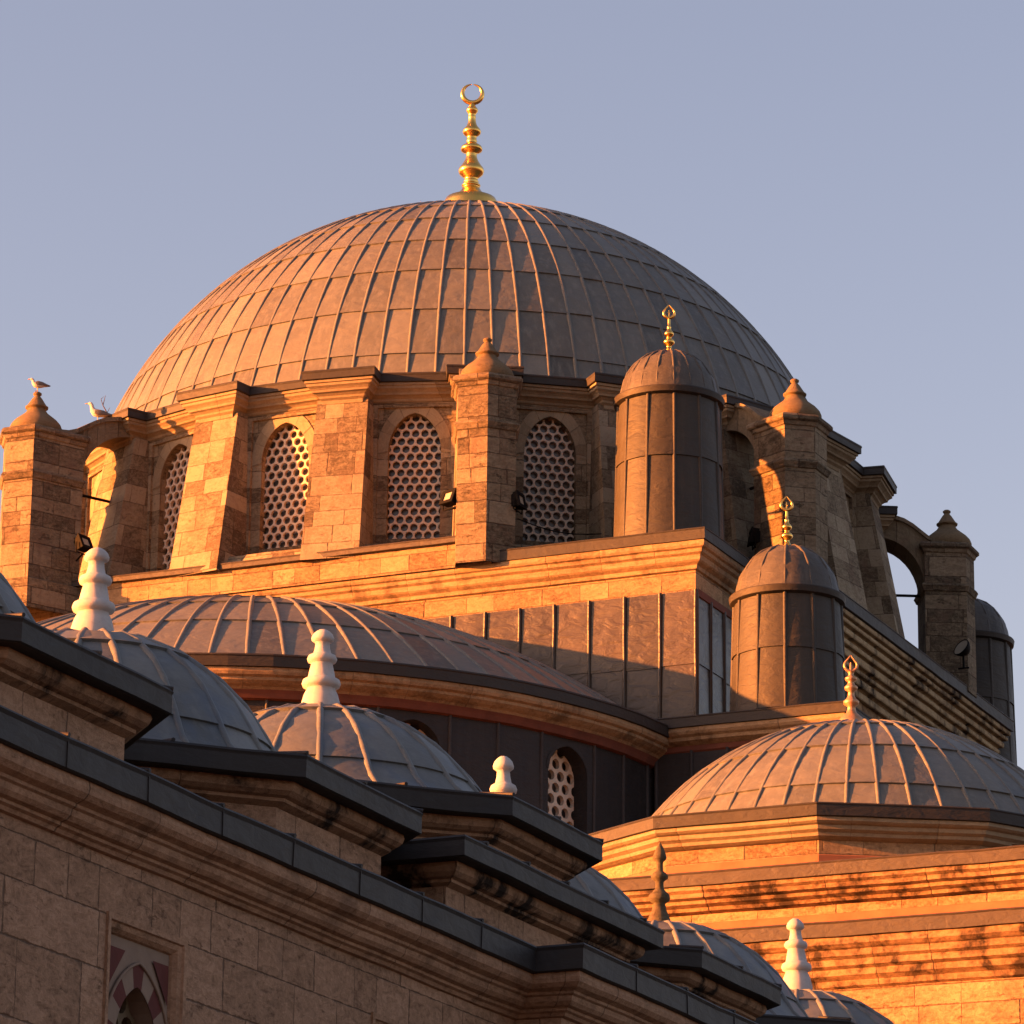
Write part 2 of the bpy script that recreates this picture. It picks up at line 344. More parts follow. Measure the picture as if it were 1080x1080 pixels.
def cap_profile(r, h, n=40, flare=None, pw=1.0):
    """spherical cap rim radius r height h, list of (r,z) rim->apex; flare=(extra radius) gives an ogee foot"""
    rho = (r * r + h * h) / (2 * h); zc = h - rho; a0 = math.asin(max(-1, min(1, -zc / rho)))
    P = [(rho * math.cos(a0 + (math.pi / 2 - a0) * i / n), zc + rho * math.sin(a0 + (math.pi / 2 - a0) * i / n)) for i in range(n + 1)]
    P[-1] = (0.0, h)
    if flare:
        out = []
        for rr, z in P:
            q = max(0, 1 - z / (h * .30)); out.append((rr + flare * q ** 2.2, z))
        P = out
    return P

def lead_dome(mb, prof, c, ngore, seams, rib=.05, a0=0.0, a1=2 * math.pi, mat=0, phase=0., jit=.03, rib_stop=.25, sub=2, tonev=1.0, bulge=.0):
    """sheets of lead laid in gores and rows over a profile (rim -> apex) with rolls on the joints"""
    n = len(prof); L = [0]
    for i in range(1, n): L.append(L[-1] + math.hypot(prof[i][0] - prof[i - 1][0], prof[i][1] - prof[i - 1][1]))
    T = L[-1]
    def at(s):
        s = max(0, min(T, s))
        for i in range(1, n):
            if s <= L[i] + 1e-9:
                f = (s - L[i - 1]) / max(1e-9, L[i] - L[i - 1])
                r = prof[i - 1][0] + f * (prof[i][0] - prof[i - 1][0]); z = prof[i - 1][1] + f * (prof[i][1] - prof[i - 1][1])
                i0 = max(0, i - 2); i1 = min(n - 1, i + 1)
                dr = prof[i1][0] - prof[i0][0]; dz = prof[i1][1] - prof[i0][1]; l = math.hypot(dr, dz)
                return r, z, dz / l, -dr / l     # normal (nr, nz)
        return prof[-1][0], prof[-1][1], 0, 1
    def pt(s, a, off=0):
        r, z, nr, nz = at(s); r += nr * off; z += nz * off
        return (c[0] + r * math.cos(a), c[1] + r * math.sin(a), c[2] + z)
    full = a1 - a0 > 2 * math.pi - 1e-6
    step = (a1 - a0) / ngore
    # closed shell just under the sheets
    rows = [[pt(T * i / 24, a0 + (a1 - a0) * k / (ngore), -.03) for k in range(ngore if full else ngore + 1)] for i in range(25)]
    mb.grid(rows, mat, closed=full, tone=.3)
    ss = [0.0] + list(seams) + [T]
    jits = [[random.uniform(-jit, jit) for _ in range(ngore)] for _ in ss]
    for q in range(len(ss) - 1):
        for gq in range(ngore):
            b0 = a0 + phase + gq * step; b1 = b0 + step
            s0 = ss[q] + (jits[q][gq] if q else 0); s1 = ss[q + 1] + (jits[q + 1][gq] if q + 2 < len(ss) else 0) + .03
            s1 = min(T, s1); tone = .5 + random.gauss(0, .28) * tonev
            ns = max(2, int((s1 - s0) / .45) + 1)
            o = random.uniform(-.003, .003)
            rws = []; uvs = []
            for i in range(ns + 1):
                f = i / ns; s = s0 + (s1 - s0) * f
                off = .030 * (1 - f) + o
                rws.append([pt(s, b0 + (b1 - b0) * j / sub, off + bulge * math.sin(math.pi * j / sub)) for j in range(sub + 1)]); uvs.append([(j / sub, f)for j in range(sub + 1)])
            mb.grid(rws, mat, None, tone, True)
            mb.grid([[pt(s0, b0 + (b1 - b0) * j / sub, -.03) for j in range(sub + 1)], rws[0]], mat, None, .1, False)  # lap edge toned dark, painting in the thin shade gap at each seam
    if rib:
        for gq in range(ngore + (0 if full else 1)):
            a = a0 + phase + gq * step
            ca, sa = math.cos(a), math.sin(a); tx, ty = -sa, ca
            stop = T
            for i in range(n - 1, -1, -1):
                if prof[i][0] > rib_stop: stop = L[i]; break
            k = max(6, int(stop / .35)); rows = []; wob = 0
            for i in range(k + 1):
                s = stop * i / k; r, z, nr, nz = at(s)
                wob = .5 * wob + random.uniform(-.003, .003)
                fr = min(1, max(.35, r * step / (rib * 4)))
                rw = []
                for j in range(7):
                    th = math.pi * j / 6; lx = math.cos(th) * rib * fr; ly = math.sin(th) * rib * 1.15 * fr - .005
                    rw.append((c[0] + (r + nr * ly) * ca + tx * (lx + wob), c[1] + (r + nr * ly) * sa + ty * (lx + wob), c[2] + z + nz * ly))
                rows.append(rw)
            mb.grid(rows, mat, tone=.62 + random.uniform(-.1, .1))
            mb.face(list(reversed(rows[0])), mat); mb.face(rows[-1], mat)

def lead_wall(mb, p0, p1, z0, z1, pitch=.73, seams=(), roll=.045, mat=0, tv=1.0, rt=.3):  # rt tones the rolls; its dark default paints in their shadow side
    """upright lead sheets between two plan points; outward = right of p0->p1 for ccw"""
    a = Vector((p0[0], p0[1], 0)); b = Vector((p1[0], p1[1], 0)); d = (b - a); L = d.length; d.normalize(); nrm = Vector((d.y, -d.x, 0))
    n = max(1, round(L / pitch)); zs = [z0] + list(seams) + [z1]
    for i in range(n):
        q0 = a + d * (L * i / n); q1 = a + d * (L * (i + 1) / n)
        for k in range(len(zs) - 1):
            zz0 = zs[k] + (random.uniform(-.03, .03) if k else 0); zz1 = zs[k + 1] + (.05 if k + 2 < len(zs) else 0); tn = .5 + random.gauss(0, .22) * tv
            N = 8; rows = []
            for r_ in range(N + 1):
                f = r_ / N; z = zz0 + (zz1 - zz0) * f; rows.append([q0 + nrm * (.02 * (1 - f)) + Vector((0, 0, z)), (q0 + q1) / 2 + nrm * (.02 * (1 - f) + .012 * math.sin(math.pi * f) * random.uniform(.2, 1.2)) + Vector((0, 0, z)), q1 + nrm * (.02 * (1 - f)) + Vector((0, 0, z))])
            mb.grid(rows, mat, tone=tn)
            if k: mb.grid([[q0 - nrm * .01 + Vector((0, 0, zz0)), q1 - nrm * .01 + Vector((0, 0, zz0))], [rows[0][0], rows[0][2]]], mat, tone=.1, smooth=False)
    for i in range(n + 1):
        q = a + d * (L * i / n); rr = []
        for z in [z0 + (z1 - z0) * t / 8 for t in range(9)]:
            wb = random.uniform(-.006, .006)
            rr.append([q + d * (math.cos(math.pi * j / 6) * -roll + wb) + nrm * (math.sin(math.pi * j / 6) * roll * 1.3 + .005) + Vector((0, 0, z)) for j in range(7)])
        mb.grid(rr, mat, tone=rt)

def arch_outline(hw, z0, zs, zt, n=14, pointed=True):
    """closed outline (y,z) counter-clockwise starting bottom-left of a pointed window"""
    pts = [(-hw, z0), (hw, z0)]
    H = zt - zs
    for i in range(n + 1):
        t = i / n; a = t * math.pi
        y = hw * math.cos(a); s = math.sin(a)
        z = zs + H * ((1 - abs(math.cos(a)) ** 2.0) ** .5 * .90 + (1 - abs(math.cos(a))) * .10)
        pts.append((y, z))
    return pts
def star_ring(inner, rect, cen):
    """pairs of (inner, outer) points around a star-shaped hole inside a rectangle"""
    y0, y1, z0, z1 = rect; cy, cz = cen
    angs = set(math.atan2(z - cz, y - cy) for y, z in inner)
    angs |= {math.atan2(z - cz, y - cy) for y in (y0, y1) for z in (z0, z1)}
    angs = sorted(angs); n = len(inner); out = []
    for a in angs:
        dy, dz = math.cos(a), math.sin(a); best = None
        for i in range(n):
            ay, az = inner[i][0] - cy, inner[i][1] - cz; by, bz = inner[(i + 1) % n][0] - cy, inner[(i + 1) % n][1] - cz
            ey, ez = by - ay, bz - az; den = dy * ez - dz * ey
            if abs(den) < 1e-12: continue
            t = (ay * ez - az * ey) / den; u = (ay * dz - az * dy) / den
            if t > 1e-6 and -1e-6 <= u <= 1 + 1e-6 and (best is None or t < best): best = t
        tt = min([((y1 - cy) / dy if dy > 1e-9 else (y0 - cy) / dy if dy < -1e-9 else 1e9), ((z1 - cz) / dz if dz > 1e-9 else (z0 - cz) / dz if dz < -1e-9 else 1e9)])
        out.append(((cy + dy * best, cz + dz * best), (cy + dy * tt, cz + dz * tt)))
    return out
def holed_wall(mb, x, inner, rect, cen, depth, mat=0, rmat=0):
    """wall in plane X=x (facing +X) with an arched hole and its reveal going back by depth"""
    ring = star_ring(inner, rect, cen); n = len(ring)
    for i in range(n):
        (a, A), (b, B) = ring[i], ring[(i + 1) % n]
        mb.face([(x, a[0], a[1]), (x, A[0], A[1]), (x, B[0], B[1]), (x, b[0], b[1])], mat)
        mb.face([(x - depth, a[0], a[1]), (x, a[0], a[1]), (x, b[0], b[1]), (x - depth, b[0], b[1])], rmat)
def grille(mb, x, rect, pitch, rad, th=.07, mat=0, clip=None, nseg=14, thin=False):
    """plate with round holes in a hexagonal pattern, in the plane X=x facing +X"""
    y0, y1, z0, z1 = rect; dy = pitch; dz = pitch * math.sqrt(3) / 2; hr = pitch / math.sqrt(3); row = 0; z = z0
    while z < z1 + dz:
        y = y0 + (dy / 2 if row % 2 else 0)
        while y < y1 + dy:
            if clip is None or clip(y, z):
                angs = sorted({2 * math.pi * k / nseg for k in range(nseg)} | {math.pi / 6 + k * math.pi / 3 for k in range(6)})
                def hexr(a):
                    q = ((a - math.pi / 6) % (math.pi / 3)); return hr * math.cos(math.pi / 6) / math.cos(q - math.pi / 6)
                m = len(angs)
                for i in range(m):
                    a, b = angs[i], angs[(i + 1) % m]
                    I0 = (y + rad * math.cos(a), z + rad * math.sin(a)); I1 = (y + rad * math.cos(b), z + rad * math.sin(b))
                    O0 = (y + hexr(a) * math.cos(a), z + hexr(a) * math.sin(a)); O1 = (y + hexr(b) * math.cos(b), z + hexr(b) * math.sin(b))
                    mb.face([(x, *I0), (x, *O0), (x, *O1), (x, *I1)], mat); mb.face([(x - th, *I0), (x, *I0), (x, *I1), (x - th, *I1)], mat)
            y += dy
        z += dz; row += 1

def crescent(mb, c, r, tube, facing, gap=R(20), ogee=0.0, n=26, mat=0):
    """horned ring opening upwards, in the vertical plane whose normal is the given heading"""
    t = Vector((-math.sin(facing), math.cos(facing), 0)); pts = []; rad = []
    for i in range(n + 1):
        f = i / n; a = math.pi / 2 + gap + (2 * math.pi - 2 * gap) * f
        up = max(0, math.sin(a)); rr = r
        lat = math.cos(a) * rr * (1 - ogee * up ** 3); z = math.sin(a) * rr + ogee * r * .9 * up ** 4
        pts.append(Vector(c) + t * lat + Vector((0, 0, z)))
        rad.append(tube * (.18 + .82 * math.sin(math.pi * f) ** .8))
    mb.tube(pts, rad, 8, mat)
def z_of(prof, k): return [(r, z * k) for r, z in prof]

CAM_AZ = math.atan2(-78.93, 36.68)
OCT = math.pi / 8
CAM_AZ_D = math.degrees(CAM_AZ)
HALLS = stone('hall_limestone', rough_k=1.6, joint=.8, soot=.35, h=.36, wd=.95, cols=((0.170, 0.090, 0.054), (0.340, 0.198, 0.126), (0.450, 0.275, 0.176), (0.550, 0.351, 0.234)), stain=.4, contrast=.8, bump=.7, streak=.25)
HALLT = stone('stained_hall_cornice', rough_k=1.3, joint=.8, sl=(.46, .60), rows=False, wd=1.1, cols=((0.142, 0.076, 0.043), (0.304, 0.170, 0.102), (0.408, 0.242, 0.149), (0.494, 0.306, 0.200)), stain=.8, soot=.9, bump=.6, streak=.7, contrast=.8)
FASCW = lead('courtyard_eave_lead', base=(.034, .033, .035), rough=.6, dent=.15, streak=.2, spec=.2)
DGRILLE = plain('old_window_grille', (.11, .085, .05), .8, var=.3)
FL = [(4.10, -9.64, 25.43), (5.41, -9.14, 25.35), (8.62, -5.11, 25.38), (-3.78, -9.9, 25.31), (10.3, 3.2, 25.0)]
CB = [(5.24, -8.89, 25.07), (6.31, -7.27, 25.10)]
GL = [(-5.05, -9.91, 28.65), (-4.40, -8.56, 28.30)]
TW = (-4.23, -8.32, 28.38)
ARCHP = stone('flying_arch_stone', rows=False, wd=.30, cols=((0.068, 0.052, 0.041), (0.140, 0.107, 0.082), (0.200, 0.153, 0.118), (0.272, 0.215, 0.169)), stain=.9, bump=.6, joint=.6)

REDH = plain('worn_red_wash', (.27, .10, .05), .9, var=.5, scale=2.2)

# ------------------------------------------------------------------ ground
g_ = MB()
N = 24
def gz(x, y):   # a paved terrace round the mosque falling gently towards the viewer
    return 0.0
g_.face([(-900, -900, 0), (900, -900, 0), (900, 900, 0), (-900, 900, 0)])
go = g_.build('ground', GROUND); go['kind'] = 'structure'

# ================================================================== MOSQUE
MQ = thing('mosque', 'great domed stone mosque with gilded crescent, lead turrets and a half dome', 'mosque')

# ---- main dome
mb = MB()
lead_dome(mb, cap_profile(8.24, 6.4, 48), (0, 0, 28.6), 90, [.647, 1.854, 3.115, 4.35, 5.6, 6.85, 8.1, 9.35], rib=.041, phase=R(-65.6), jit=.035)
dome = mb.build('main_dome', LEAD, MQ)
mb = MB()
k = 1 / 330.
fp = [(205, -240), (200, -40), (180, 0), (150, 12), (110, 30), (78, 58), (62, 85), (56, 92), (66, 98), (68, 108), (56, 116), (50, 124), (56, 132), (50, 142), (46, 152), (56, 166), (84, 190), (93, 212), (88, 232), (70, 255), (52, 285), (42, 310), (38, 328), (40, 334), (36, 342), (52, 352), (74, 364), (79, 376), (72, 395), (52, 410), (38, 418), (36, 428), (40, 436), (34, 446), (36, 458), (34, 468), (42, 476), (62, 492), (67, 508), (60, 524), (40, 548), (30, 575), (26, 610), (29, 618), (25, 626), (28, 640), (40, 658), (43, 670), (36, 684), (24, 692), (26, 700), (18, 710), (15, 730)]
FZ = 35.66
mb.lathe([(r * k * 1.04, z * k * 1.07) for r, z in fp], (0, 0, FZ), 32)
fin = mb.build('finial', GOLD, dome)
mb = MB(); crescent(mb, (0, 0, FZ + 730 * k * 1.07 + .21), .225, .060, CAM_AZ, R(5)); mb.build('crescent', GOLD, dome)

# ---- drum
RWALL = 8.62
inner = arch_outline(.53, 25.15, 26.95, 27.76)
mbw = MB(); hw = RWALL * math.tan(R(9)) + .01
for i in range(20):
    q = MB(); holed_wall(q, RWALL, inner, (-hw, hw, 24.9, 28.1), (0, 26.5), .42, 0, 0)
    for s in (-1, 1):
        q.box(RWALL - .02, RWALL + .07, s * .80 - .06, s * .80 + .06, 24.95, 27.86)
    q.box(RWALL - .02, RWALL + .069, -.86, .86, 27.862, 27.95)
    mbw.join(q.xf(Matrix.Rotation(R(18 * i), 4, 'Z')))
mbw.lathe([(9.36, 24.2), (9.36, 24.72), (9.3, 24.86), (8.4, 24.92)], n=60, smooth=False)
mbw.build('drum_wall', DRUM, MQ)
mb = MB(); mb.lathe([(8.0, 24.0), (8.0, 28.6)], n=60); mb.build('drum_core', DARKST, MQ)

def window_set(parent, inn, outer, x, cen, rect, pitch, rad, gx, glx, surround_mat, name='window'):
    mb = MB()
    n = len(outer)
    up = [i for i in range(len(inn)) if i >= 2]
    L = 0
    for a, b in zip(up[:-1], up[1:]):
        I0, I1, O0, O1 = inn[a], inn[b], outer[a], outer[b]
        dl = math.hypot(O1[0] - O0[0], O1[1] - O0[1])
        mb.face([(x, *I0), (x, *O0), (x, *O1), (x, *I1)], 0, [(L, 0), (L, .3), (L + dl, .3), (L + dl, 0)])
        mb.face([(x, *O0), (x - .06, *O0), (x - .06, *O1), (x, *O1)], 0, [(L, 0), (L, .3), (L + dl, .3), (L + dl, 0)])
        mb.face([(x, *I0), (x, *I1), (x - .06, *I1), (x - .06, *I0)], 0, [(L, 0), (L, .3), (L + dl, .3), (L + dl, 0)])
        L += dl
    wdw = mb.build(name, surround_mat, parent)
    mb = MB()
    hwid = inn[1][0]; zs = inn[2][1]
    def clip(y, z): return abs(y) < hwid + pitch * .8
    grille(mb, gx, rect, pitch, rad, .07, 0, clip); mb.build('grille', GRILLE, wdw)
    mb = MB(); mb.box(glx - .04, glx, rect[0] - .1, rect[1] + .1, rect[2] - .1, rect[3] + .12); mb.build('glass', GLASS, wdw)
    return wdw
outer = arch_outline(.77, 25.15, 26.9, 28.04)
W0 = window_set(MQ, inner, outer, RWALL + .02, (0, 26.5), (-.57, .57, 25.1, 27.75),   .188, .077, RWALL - .15, RWALL - .27, ARCHS)
W0.rotation_euler.z = R(-72)
for a in (-126, -108, -90, -54, -36, -18, 0, 18): copy_part(W0, MQ, R(a))

def pilaster_mesh():
    mb = MB(); zb, zt = 24.5, 27.98
    b = [(8.4, -.60), (9.68, -.60), (9.68, .60), (8.4, .60)]; t = [(8.4, -.53), (9.05, -.53), (9.05, .53), (8.4, .53)]
    K = 6
    for j in range(K):
        f0, f1 = j / K, (j + 1) / K
        for i in range(3):
            A = [b[i][c] + (t[i][c] - b[i][c]) * f0 for c in (0, 1)]; B = [b[i + 1][c] + (t[i + 1][c] - b[i + 1][c]) * f0 for c in (0, 1)]
            C_ = [b[i + 1][c] + (t[i + 1][c] - b[i + 1][c]) * f1 for c in (0, 1)]; D = [b[i][c] + (t[i][c] - b[i][c]) * f1 for c in (0, 1)]
            z0, z1 = zb + (zt - zb) * f0, zb + (zt - zb) * f1
            u0 = [0, 1.3, 2.5, 3.8]
            mb.face([(*A, z0), (*B, z0), (*C_, z1), (*D, z1)], 0, [(u0[i] + .02 * f0, z0), (u0[i + 1], z0), (u0[i + 1], z1), (u0[i] + .02 * f1, z1)])
    return mb
pil0 = None
for kq in range(20):
    a = 9 + 18 * kq
    q = pilaster_mesh()
    q.uv = [(u + kq * 7.31, v + kq * 3.07) for u, v in q.uv]
    o = q.build('pilaster', PILA, MQ); o.rotation_euler.z = R(a)

RW, RP, HP = 8.98, 9.42, .76
path = []
for kq in range(20):
    a = R(9 + 18 * kq); d = (math.cos(a), math.sin(a)); t = (-d[1], d[0]); xw = (RW - HP * math.sin(R(9))) / math.cos(R(9))
    for x, y in ((xw, -HP), (RP, -HP), (RP, HP), (xw, HP)): path.append((d[0] * x + t[0] * y, d[1] * x + t[1] * y))
mb = MB(); mb.sweep(path, [(-.4, 28.57), (0, 28.50), (0.012, 28.47), (0, 28.44), (0, 28.32), (-.04, 28.31), (-.3, 28.30)])
mb.lathe([(8.0, 28.72), (8.45, 28.60), (8.98, 28.488)], n=80); mb.wobble().build('drum_eave', FASC, MQ)
mb = MB(); mb.sweep(path, [(-.05, 28.312), (-.05, 28.26), (-.08, 28.25), (-.085, 28.20), (-.13, 28.165), (-.16, 28.13), (-.17, 28.09), (-.22, 28.07), (-.27, 28.03), (-.28, 27.99), (-.33, 27.95), (-.34, 27.88), (-.45, 27.86)], smooth=False)
mb.wobble().build('drum_cornice', TRIMC, MQ)

# ---- buttress piers with flying arches
ONION = [(.50, 0), (.53, .05), (.535, .12), (.50, .21), (.42, .30), (.32, .38), (.235, .45), (.19, .52), (.175, .555), (.23, .565), (.235, .595), (.20, .62), (.155, .69), (.105, .77), (.065, .82), (.055, .835), (.085, .855), (.088, .89), (.055, .915), (.0, .93)]
def pier(az, r0=10.02, r1=10.93, r2=11.2, rc=10.62, top=27.75, bottom=23.9, plinth=True, crown=1.14):
    rotm = Matrix.Rotation(R(az), 4, 'Z'); hwid = .57
    plan = [(r0, -hwid), (r1, -hwid), (r2, 0), (r1, hwid), (r0, hwid)]
    mb = MB(); zs = top
    mb.prism(plan, bottom, zs - .02, 0, None)
    mb.sweep(plan, [(-.05, zs + .015), (.07, zs), (.11, zs - .05), (.11, zs - .11), (.05, zs - .16), (.03, zs - .22), (-.02, zs - .25)], mats=[0] * 6)
    mb.sweep(plan, [(-.02, zs - .92), (.05, zs - .94), (.075, zs - .99), (.05, zs - 1.04), (.03, zs - 1.10), (-.02, zs - 1.13)])
    if plinth: mb.sweep(plan, [(-.02, 24.55), (.09, 24.5), (.10, 24.1), (.10, bottom)])
    mb.face([(p[0] * 1.0, p[1], zs + .01) for p in plan])
    ob = mb.xf(rotm); ob.uv = [(u + az * .37, v) for u, v in ob.uv]
    p = ob.build('buttress_pier', PIER, MQ)
    # flying arch
    dr = r0 - 10.02; kx = (r0 - 9.03) / .99; dz_ = top - 27.75
    top_c = [(8.8, 28.38 + dz_)] + [(9.03 + (a - 9.03) * kx, b + dz_) for a, b in ((9.1, 28.39), (9.35, 28.36), (9.6, 28.28), (9.8, 28.16), (9.97, 28.02), (10.12, 27.90), (10.3, 27.81), (10.6, 27.765))]
    bot = [0, 0] + [(9.03 + kx * math.cos(t) * .999, 26.72 + dz_ + crown * math.sin(t)) for t in [R(x) for x in range(0, 91, 9)]] + [(8.8, 26.72 + crown + dz_)]
    mb = MB(); W_ = .46
    def at_r(tab, r):
        for i in range(len(tab) - 1):
            (a, b), (c, d) = tab[i], tab[i + 1]
            if min(a, c) - 1e-6 <= r <= max(a, c) + 1e-6 and abs(c - a) > 1e-9: return b + (d - b) * (r - a) / (c - a)
        return tab[-1][1]
    botc = sorted(bot[2:], key=lambda p_: p_[0]); rs = sorted({p_[0] for p_ in top_c if p_[0] <= r0 + .01} | {p_[0] for p_ in botc})
    Ls = 0
    for a, b in zip(rs[:-1], rs[1:]):
        ta, tb, ba, bb = at_r(top_c, a), at_r(top_c, b), at_r(botc, a), at_r(botc, b)
        dl = math.hypot(b - a, bb - ba)
        for s in (-1, 1):
            mb.face([(a, s * W_, ba), (b, s * W_, bb), (b, s * W_, tb), (a, s * W_, ta)], 0, [(Ls, 0), (Ls + dl, 0), (Ls + dl, .5), (Ls, .5)])
        mb.face([(a, -W_, ba), (a, W_, ba), (b, W_, bb), (b, -W_, bb)], 0, [(Ls, 0), (Ls, 1), (Ls + dl, 1), (Ls + dl, 0)])
        Ls += dl
    # side wall above the pier top and coping
    for (a, b) in zip(top_c[:-1], top_c[1:]):
        for s in (-1, 1):
            mb.face([(a[0], s * (W_ + .06), a[1] - .07), (b[0], s * (W_ + .06), b[1] - .07), (b[0], s * (W_ + .06), b[1] + .02), (a[0], s * (W_ + .06), a[1] + .02)])
            mb.face([(a[0], s * (W_ + .06), a[1] - .07), (b[0], s * (W_ + .06), b[1] - .07), (b[0], s * W_, b[1] - .07), (a[0], s * W_, a[1] - .07)])
        mb.face([(a[0], -W_ - .06, a[1] + .02), (b[0], -W_ - .06, b[1] + .02), (b[0], W_ + .06, b[1] + .02), (a[0], W_ + .06, a[1] + .02)])
    for s in (-1, 1):
        mb.face([(r0, s * W_, 27.4), (r0 + .38, s * W_, 27.4), (r0 + .38, s * W_, top + .04), (r0 + .1, s * W_, top + .14), (r0, s * W_, top + .22)])
    mb.xf(rotm).build('flying_arch', ARCHP, p)
    mb = MB(); mb.lathe(ONION, (rc, 0, zs + .0), 28); mb.xf(rotm).build('spire_cap', CAPST, p)
    mb = MB(); mb.tube([(9.0, 0, 26.68), (r0 + .03, 0, 26.68)], .032, 8); mb.xf(rotm).build('tie_rod', IRON, p)
    return p

pier(-63, 9.78, 10.62, 10.86, 10.28, top=27.84, bottom=24.05, plinth=False)
pier(-117, 10.3, 11.5, 11.8, 11.12, top=27.72, crown=1.3)
pier(-27, plinth=False, bottom=24.4); pier(27, plinth=False, bottom=24.4)

# ---- square upper block under the drum
sq = [(-9.03, -9.13), (9.03, -9.13), (9.03, 9.13), (-9.03, 9.13)]
mb = MB(); mb.prism(sq, 14, 24.2, 0, 0); mb.build('upper_wall', STONE, MQ)
mids = dict(front=(-9.43, 4.95, -9.48, -9.0), right=(8.9, 9.35, -6.0, 7.25))
sqe = [(-9.34, -9.45), (9.34, -9.45), (9.34, 9.45), (-9.34, 9.45)]
mb = MB(); mb.sweep(subdiv(sqe, .6), [(-1.3, 24.40), (0, 24.30), (.012, 24.28), (0, 24.26), (0, 24.075), (-.03, 24.065), (-.25, 24.06)])
mb.face([(-8.3, -8.3, 24.39), (8.3, -8.3, 24.39), (8.3, 8.3, 24.39), (-8.3, 8.3, 24.39)])
mb.wobble().build('terrace_eave', FASC, MQ)
mb = MB(); mb.sweep(subdiv(sqe, .6), [(-.03, 24.066), (-.025, 23.99), (-.045, 23.95), (-.09, 23.925), (-.095, 23.86), (-.15, 23.82), (-.155, 23.73), (-.18, 23.70), (-.25, 23.65), (-.26, 23.58), (-.34, 23.55)])
mb.wobble().build('terrace_cornice', TRIM, MQ)
mb = MB()
lead_wall(mb, (-9.05, -9.15), (9.05, -9.15), 20.0, 23.17, .735, [21.75], roll=.04)
lead_wall(mb, (9.05, -9.15), (9.05, 9.15), 20.0, 23.1, .70, [21.75], roll=.04)
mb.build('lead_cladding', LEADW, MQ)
# thin red plaster joint on the side face
mb = MB(); mb.sweep([(9.05, -9.12), (9.05, -5.4)], [(.0, 23.22), (.035, 23.2), (.035, 23.06), (0, 23.05)], closed=False); mb.wobble().build('plaster_band', RED, MQ)
# projecting middle bays
x0, x1, y0, y1 = mids['front']
mb = MB(); mb.prism([(x0, y0), (x1, y0), (x1, y1), (x0, y1)], 24.045, 24.55, 0)
mb.build('parapet', STONE, MQ)
ep = [(x0 - .1, y1), (x0 - .1, y0 - .1), (x1 + .0, y0 - .1), (x1 + .0, y1)]
mb = MB(); mb.sweep(subdiv(ep, .6, False), [(-.35, 24.69), (0, 24.65), (.01, 24.63), (0, 24.61), (0, 24.53), (-.12, 24.52)], closed=False)
mb.face([(x0 - .0, y0 + .1, 24.685), (x1 - .1, y0 + .1, 24.685), (x1 - .1, y1 + .8, 24.72), (x0 - .0, y1 + .8, 24.72)]); mb.wobble().build('parapet_eave', FASCL, MQ)
x0, x1, y0, y1 = mids['right']
mb = MB(); mb.prism([(x0, y0), (x1, y0), (x1, y1), (x0, y1)], 22.42, 24.5, 0, None, True)
mb.build('middle_bay', STONE, MQ)
ep = [(x0, y0 - .5), (x1 + .62, y0 - .5), (x1 + .62, y1 + .5), (x0, y1 + .5)]
mb = MB(); mb.sweep(subdiv(ep, .6, False), [(-.5, 24.60), (0, 24.53), (.012, 24.51), (0, 24.49), (0, 24.27), (-.03, 24.26), (-.3, 24.25)], closed=False)
mb.face([(9.0, y0 - .2, 24.60), (x1 + .1, y0 - .2, 24.60), (x1 + .1, y1 + .2, 24.60), (9.0, y1 + .2, 24.60)]); mb.wobble().build('bay_eave', FASC, MQ)
mb = MB(); mb.sweep(subdiv(ep, .6, False), [(-0.120, 24.272), (-0.062, 24.260), (-0.050, 24.240), (-0.050, 24.180), (-0.065, 24.160), (-0.140, 24.154), (-0.170, 24.122), (-0.112, 24.110), (-0.100, 24.090), (-0.100, 24.050), (-0.115, 24.030), (-0.190, 24.024), (-0.240, 23.992), (-0.182, 23.980), (-0.170, 23.960), (-0.170, 23.880), (-0.185, 23.860), (-0.260, 23.854), (-0.310, 23.812), (-0.252, 23.800), (-0.240, 23.780), (-0.240, 23.720), (-0.255, 23.700), (-0.330, 23.694), (-0.370, 23.662), (-0.312, 23.650), (-0.300, 23.630), (-0.300, 23.520), (-0.315, 23.500), (-0.390, 23.494), (-0.440, 23.452), (-0.382, 23.440), (-0.370, 23.420), (-0.370, 23.380), (-0.385, 23.360), (-0.460, 23.354), (-0.500, 23.322), (-0.442, 23.310), (-0.430, 23.290), (-0.430, 23.180), (-0.445, 23.160), (-0.520, 23.154), (-0.590, 23.112), (-0.532, 23.100), (-0.520, 23.080), (-0.520, 22.980), (-0.535, 22.960), (-0.610, 22.954)], closed=False)
mb.wobble().build('bay_cornice', TRIMS, MQ)
mb = MB(); mb.sweep([(x1, y0), (x1, y1)], [(0, 22.56), (.03, 22.54), (.03, 22.42), (-.1, 22.41)], closed=False); mb.wobble().build('plaster_band', RED, MQ)
mb = MB(); lead_wall(mb, (x1 - .03, y0), (x1 - .03, y1), 19.8, 22.42, .72, [21.2], roll=.04); mb.build('lead_cladding', LEADW, MQ)

